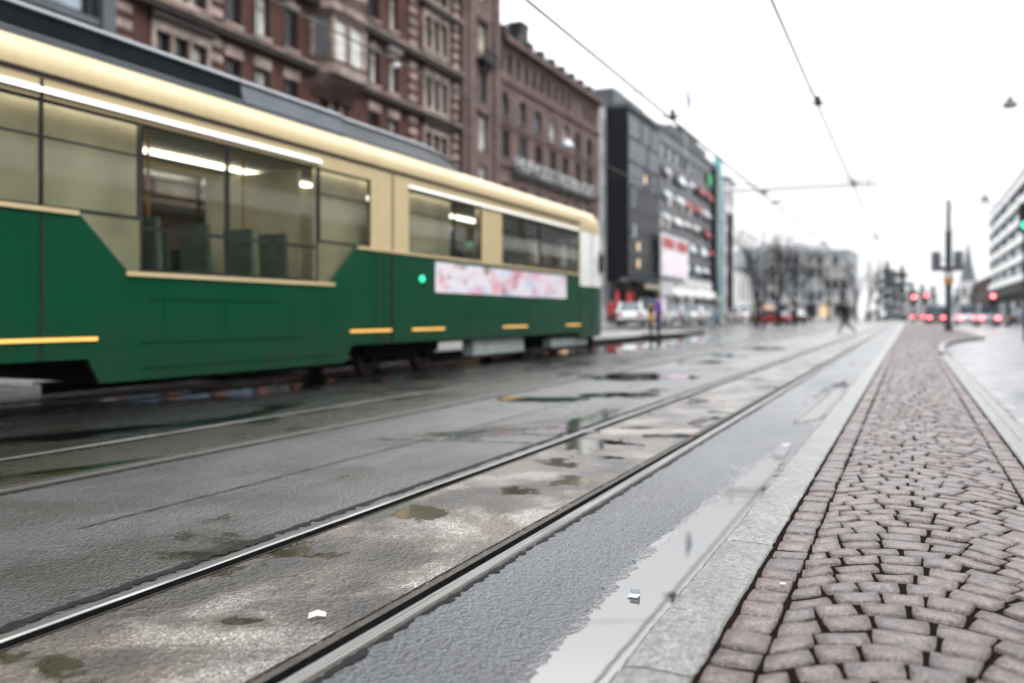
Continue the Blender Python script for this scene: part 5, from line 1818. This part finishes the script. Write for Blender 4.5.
tag(m.build('span_rod', 'galvanised'), 'pale double rod joining two contact wires over the road', 'rod', 'overhead wires')
for lm, x2, z2, w_ in ((l1, 16.6, 15.0, 'thin wire carrying the hanging lamp at the upper right'),):
    _, x, d, z = lm
    cable('lamp_wire', w_, (-4.0, d + 8, z - 0.2), (x, d, z + 1.1), 0.008, 0.1, 'galvanised')
    cable('lamp_wire', 'thin wire from the upper right lamp to the office wall', (x, d, z + 1.1), (16.7, d + 2, z + 3.6), 0.008, 0.1, 'galvanised')
for lm, w_ in ((l2, 'thin wire from the brick building to its hanging lamp'), (l3, 'thin wire from the granite building to its hanging lamp')):
    _, x, d, z = lm
    hz = 0.7 if lm is l2 else 2.6
    cable('lamp_wire', w_, (XB + 0.2, d, z + hz + 1.0), (x, d, z + hz), 0.012, 0.1)
_, x, d, z = l4
cable('lamp_wire', 'thin wire above the tall pole arm to the office wall', (PX_, PD_, 7.3), (16.7, d, z + 2.8), 0.008, 0.2, 'galvanised')
# tall slim lamp post beside the leftmost bare tree
x, d = at(763, 62)
lp = thing('lamp_post', 'tall slim curved lamp post between the teal fin and first bare tree', 'lamp post', (x, d, 0))
m = MB(); m.tube([(0, 0, 0), (0, 0, 6.0), (0.05, 0, 7.6), (0.25, 0, 8.4), (0.75, 0, 8.75)], [0.10, 0.07, 0.055, 0.05, 0.045], 8); m.build('shaft', 'galvanised', lp, smooth=True)
m = MB(); m.box(0.7, 1.3, -0.12, 0.12, 8.70, 8.82); m.build('lamp_head', 'dark_metal', lp, bevel=0.03)
# dark post before the pale building
x, d = at(730, 105)
pp = thing('tall_post', 'tall dark brown post in front of the pale building', 'post', (x, d, 0.2))
m = MB(); m.tube([(0, 0, 0), (0, 0, 12.6)], [0.36, 0.30], 10); m.build('shaft', 'dark_trim', pp); m = MB(); m.box(-0.5, 0.5, -0.5, 0.5, 0, 1.0); m.build('base', 'dark_metal', pp)
# platform furniture by the person in purple
x, d = at(651, 38.5)
tk = thing('ticket_post', 'orange-fronted ticket post on a wide dark base on the platform', 'ticket post', (x, d, 0.12), TH)
m = MB(); m.box(-0.12, 0.12, -0.10, 0.10, 0.60, 1.30); m.build('cabinet', 'orange_paint', tk, bevel=0.02)
m = MB(); m.tube([(0, 0, 0.06), (0, 0, 0.55)], 0.06, 10); m.build('post', 'dark_metal', tk)
m = MB(); m.disc((0, 0, 0.03), 0.42, 0.06, 'z', 20); m.build('base', 'rubber', tk)
m = MB(); m.box(-0.09, 0.09, -0.115, -0.102, 0.95, 1.22); m.build('screen', 'pane_black', tk)
x, d = at(667, 40)
sp_ = thing('stop_post', 'thin grey stop post with a small plate right of the purple jacket', 'post', (x, d, 0.12), TH)
m = MB(); m.tube([(0, 0, 0), (0, 0, 2.3)], 0.035, 8); m.build('shaft', 'galvanised', sp_)
m = MB(); m.box(-0.24, 0.24, -0.05, -0.03, 1.75, 2.3); m.build('plate', 'sign_white', sp_)
# shop shade tree-like dark column between lit shops
x, d = at(623, 66)
cl = thing('advert_column', 'dark slim advertising column in front of the lit shop windows', 'column', (x, d, 0.27))
m = MB(); m.tube([(0, 0, 0), (0, 0, 3.2)], 0.32, 16); m.tube([(0, 0, 3.2), (0, 0, 3.5)], [0.45, 0.05], 16); m.build('shaft', 'dark_metal', cl, smooth='auto')
m = MB(); m.tube([(0, 0, 0.8), (0, 0, 2.6)], 0.325, 16, cap=False); m.build('poster', 'pane_black', cl)
# red traffic lights far ahead and the green one at the right edge
def signal(label, px, py, den, lamp, pole=True, s=1.0):
    x, d = at(px, den)
    z = H - (py - 315) * den / F
    t = thing('traffic_light', label, 'traffic light', (x, d, 0), 0, 'traffic lights')
    m = MB(); m.box(-0.2 * s, 0.2 * s, -0.1, 0.1, z - 0.75 * s, z + 0.35 * s); m.build('housing', 'rubber', t, bevel=0.03)
    m = MB(); m.tube([(0, 0.1, 0), (0, 0.1, z + 0.4)], 0.06, 8); m.build('post', 'pole_grey', t)
    m = MB(); m.disc((0, -0.115, z if lamp == 'red_lamp' else z - 0.5 * s), 0.15 * s, 0.03, 'y', 16); m.build('lamp', lamp, t)
signal('red traffic light far ahead, left of the pair over the queue', 914, 297, 105, 'red_lamp', s=1.3)
signal('red traffic light far ahead, right of the pair over the queue', 926, 295, 108, 'red_lamp', s=1.3)
signal('red traffic light over the silver van near the office building', 993, 296, 76, 'red_lamp', s=1.2)
signal('green traffic light at the right edge of the picture', 1025, 212, 34, 'green_light', s=1.0)
# flag on the roof
x, d = at(686, 122)
zr = H + (315 - 152) * 122 / F
fl = thing('roof_flag', 'limp blue and white flag on a thin white roof mast', 'flag', (x, d, zr - 1.0))
m = MB(); m.tube([(0, 0, 0), (0, 0, 10.2)], [0.05, 0.03], 8); m.build('mast', 'sign_white', fl)
m = MB()
rows = []
for i in range(10):
    z = 10.0 - i * 0.33
    w = 0.25 + 0.55 * (1 - abs(i - 5) / 6)
    rows.append([(0.05 + w * t, 0.10 * math.sin(t * 9 + i * 0.6), z - t * 0.8) for t in [j / 8 for j in range(9)]])
m.grid(rows, lambda a, b: 1 if b in (3, 4) or a in (3, 4) else 0)
m.build('cloth', ['flag_white', 'flag_blue'], fl)

# ------------------------------------------------------------------ litter
def litter(name, label, cat, px, py, z, build_, mat):
    x, d = gp(px, py, z)
    m = MB(); build_(m)
    o = m.build(name, mat, loc=(x, d, z + 0.003))
    return tag(o, label, cat)
o = litter('paper_scrap', 'small crumpled pale paper strip lying between the rails', 'litter', 317, 618, 0.0, lambda m: m.grid([[(-0.028, -0.014, 0.002), (0.0, -0.012, 0.010), (0.028, -0.010, 0.004)], [(-0.026, 0.010, 0.012), (0.002, 0.012, 0.02), (0.03, 0.014, 0.010)]]), 'paper')
o.rotation_euler = (0, 0, R(35))
o = litter('paper_scrap', 'small white folded paper floating in the kerbside puddle', 'litter', 634, 597, 0.004, lambda m: (m.prism([(-0.017, -0.02), (0.017, -0.02), (0.017, 0.02), (-0.017, 0.02)], 0, 0.004, 'z'), m.grid([[(-0.017, 0.02, 0.004), (0.017, 0.02, 0.004)], [(-0.016, 0.004, 0.022), (0.018, 0.006, 0.024)]])), 'sign_white')
o = litter('cigarette_butt', 'tiny white cigarette butt on the cobbles near the kerb', 'litter', 783, 586, ZI + 0.006, lambda m: m.tube([(-0.009, 0, 0.004), (0.009, 0.004, 0.004)], 0.004, 8), 'sign_white')

# ------------------------------------------------------------------ damp air
m = MB(); m.box(-1600, 1600, -1500, 2000, -1.05, 62)
hz = m.build('haze', 'rubber')
hm = bpy.data.materials.new('haze_air')
hm.use_nodes = True
hm.node_tree.nodes.clear()
ho = hm.node_tree.nodes.new('ShaderNodeOutputMaterial')
pv = hm.node_tree.nodes.new('ShaderNodeVolumePrincipled')
pv.inputs['Color'].default_value = (0.93, 0.95, 0.97, 1)
pv.inputs['Density'].default_value = 0.00008
pv.inputs['Anisotropy'].default_value = 0.0
hm.node_tree.links.new(pv.outputs[0], ho.inputs['Volume'])
hz.data.materials.clear(); hz.data.materials.append(hm)
tag(hz, kind='stuff')
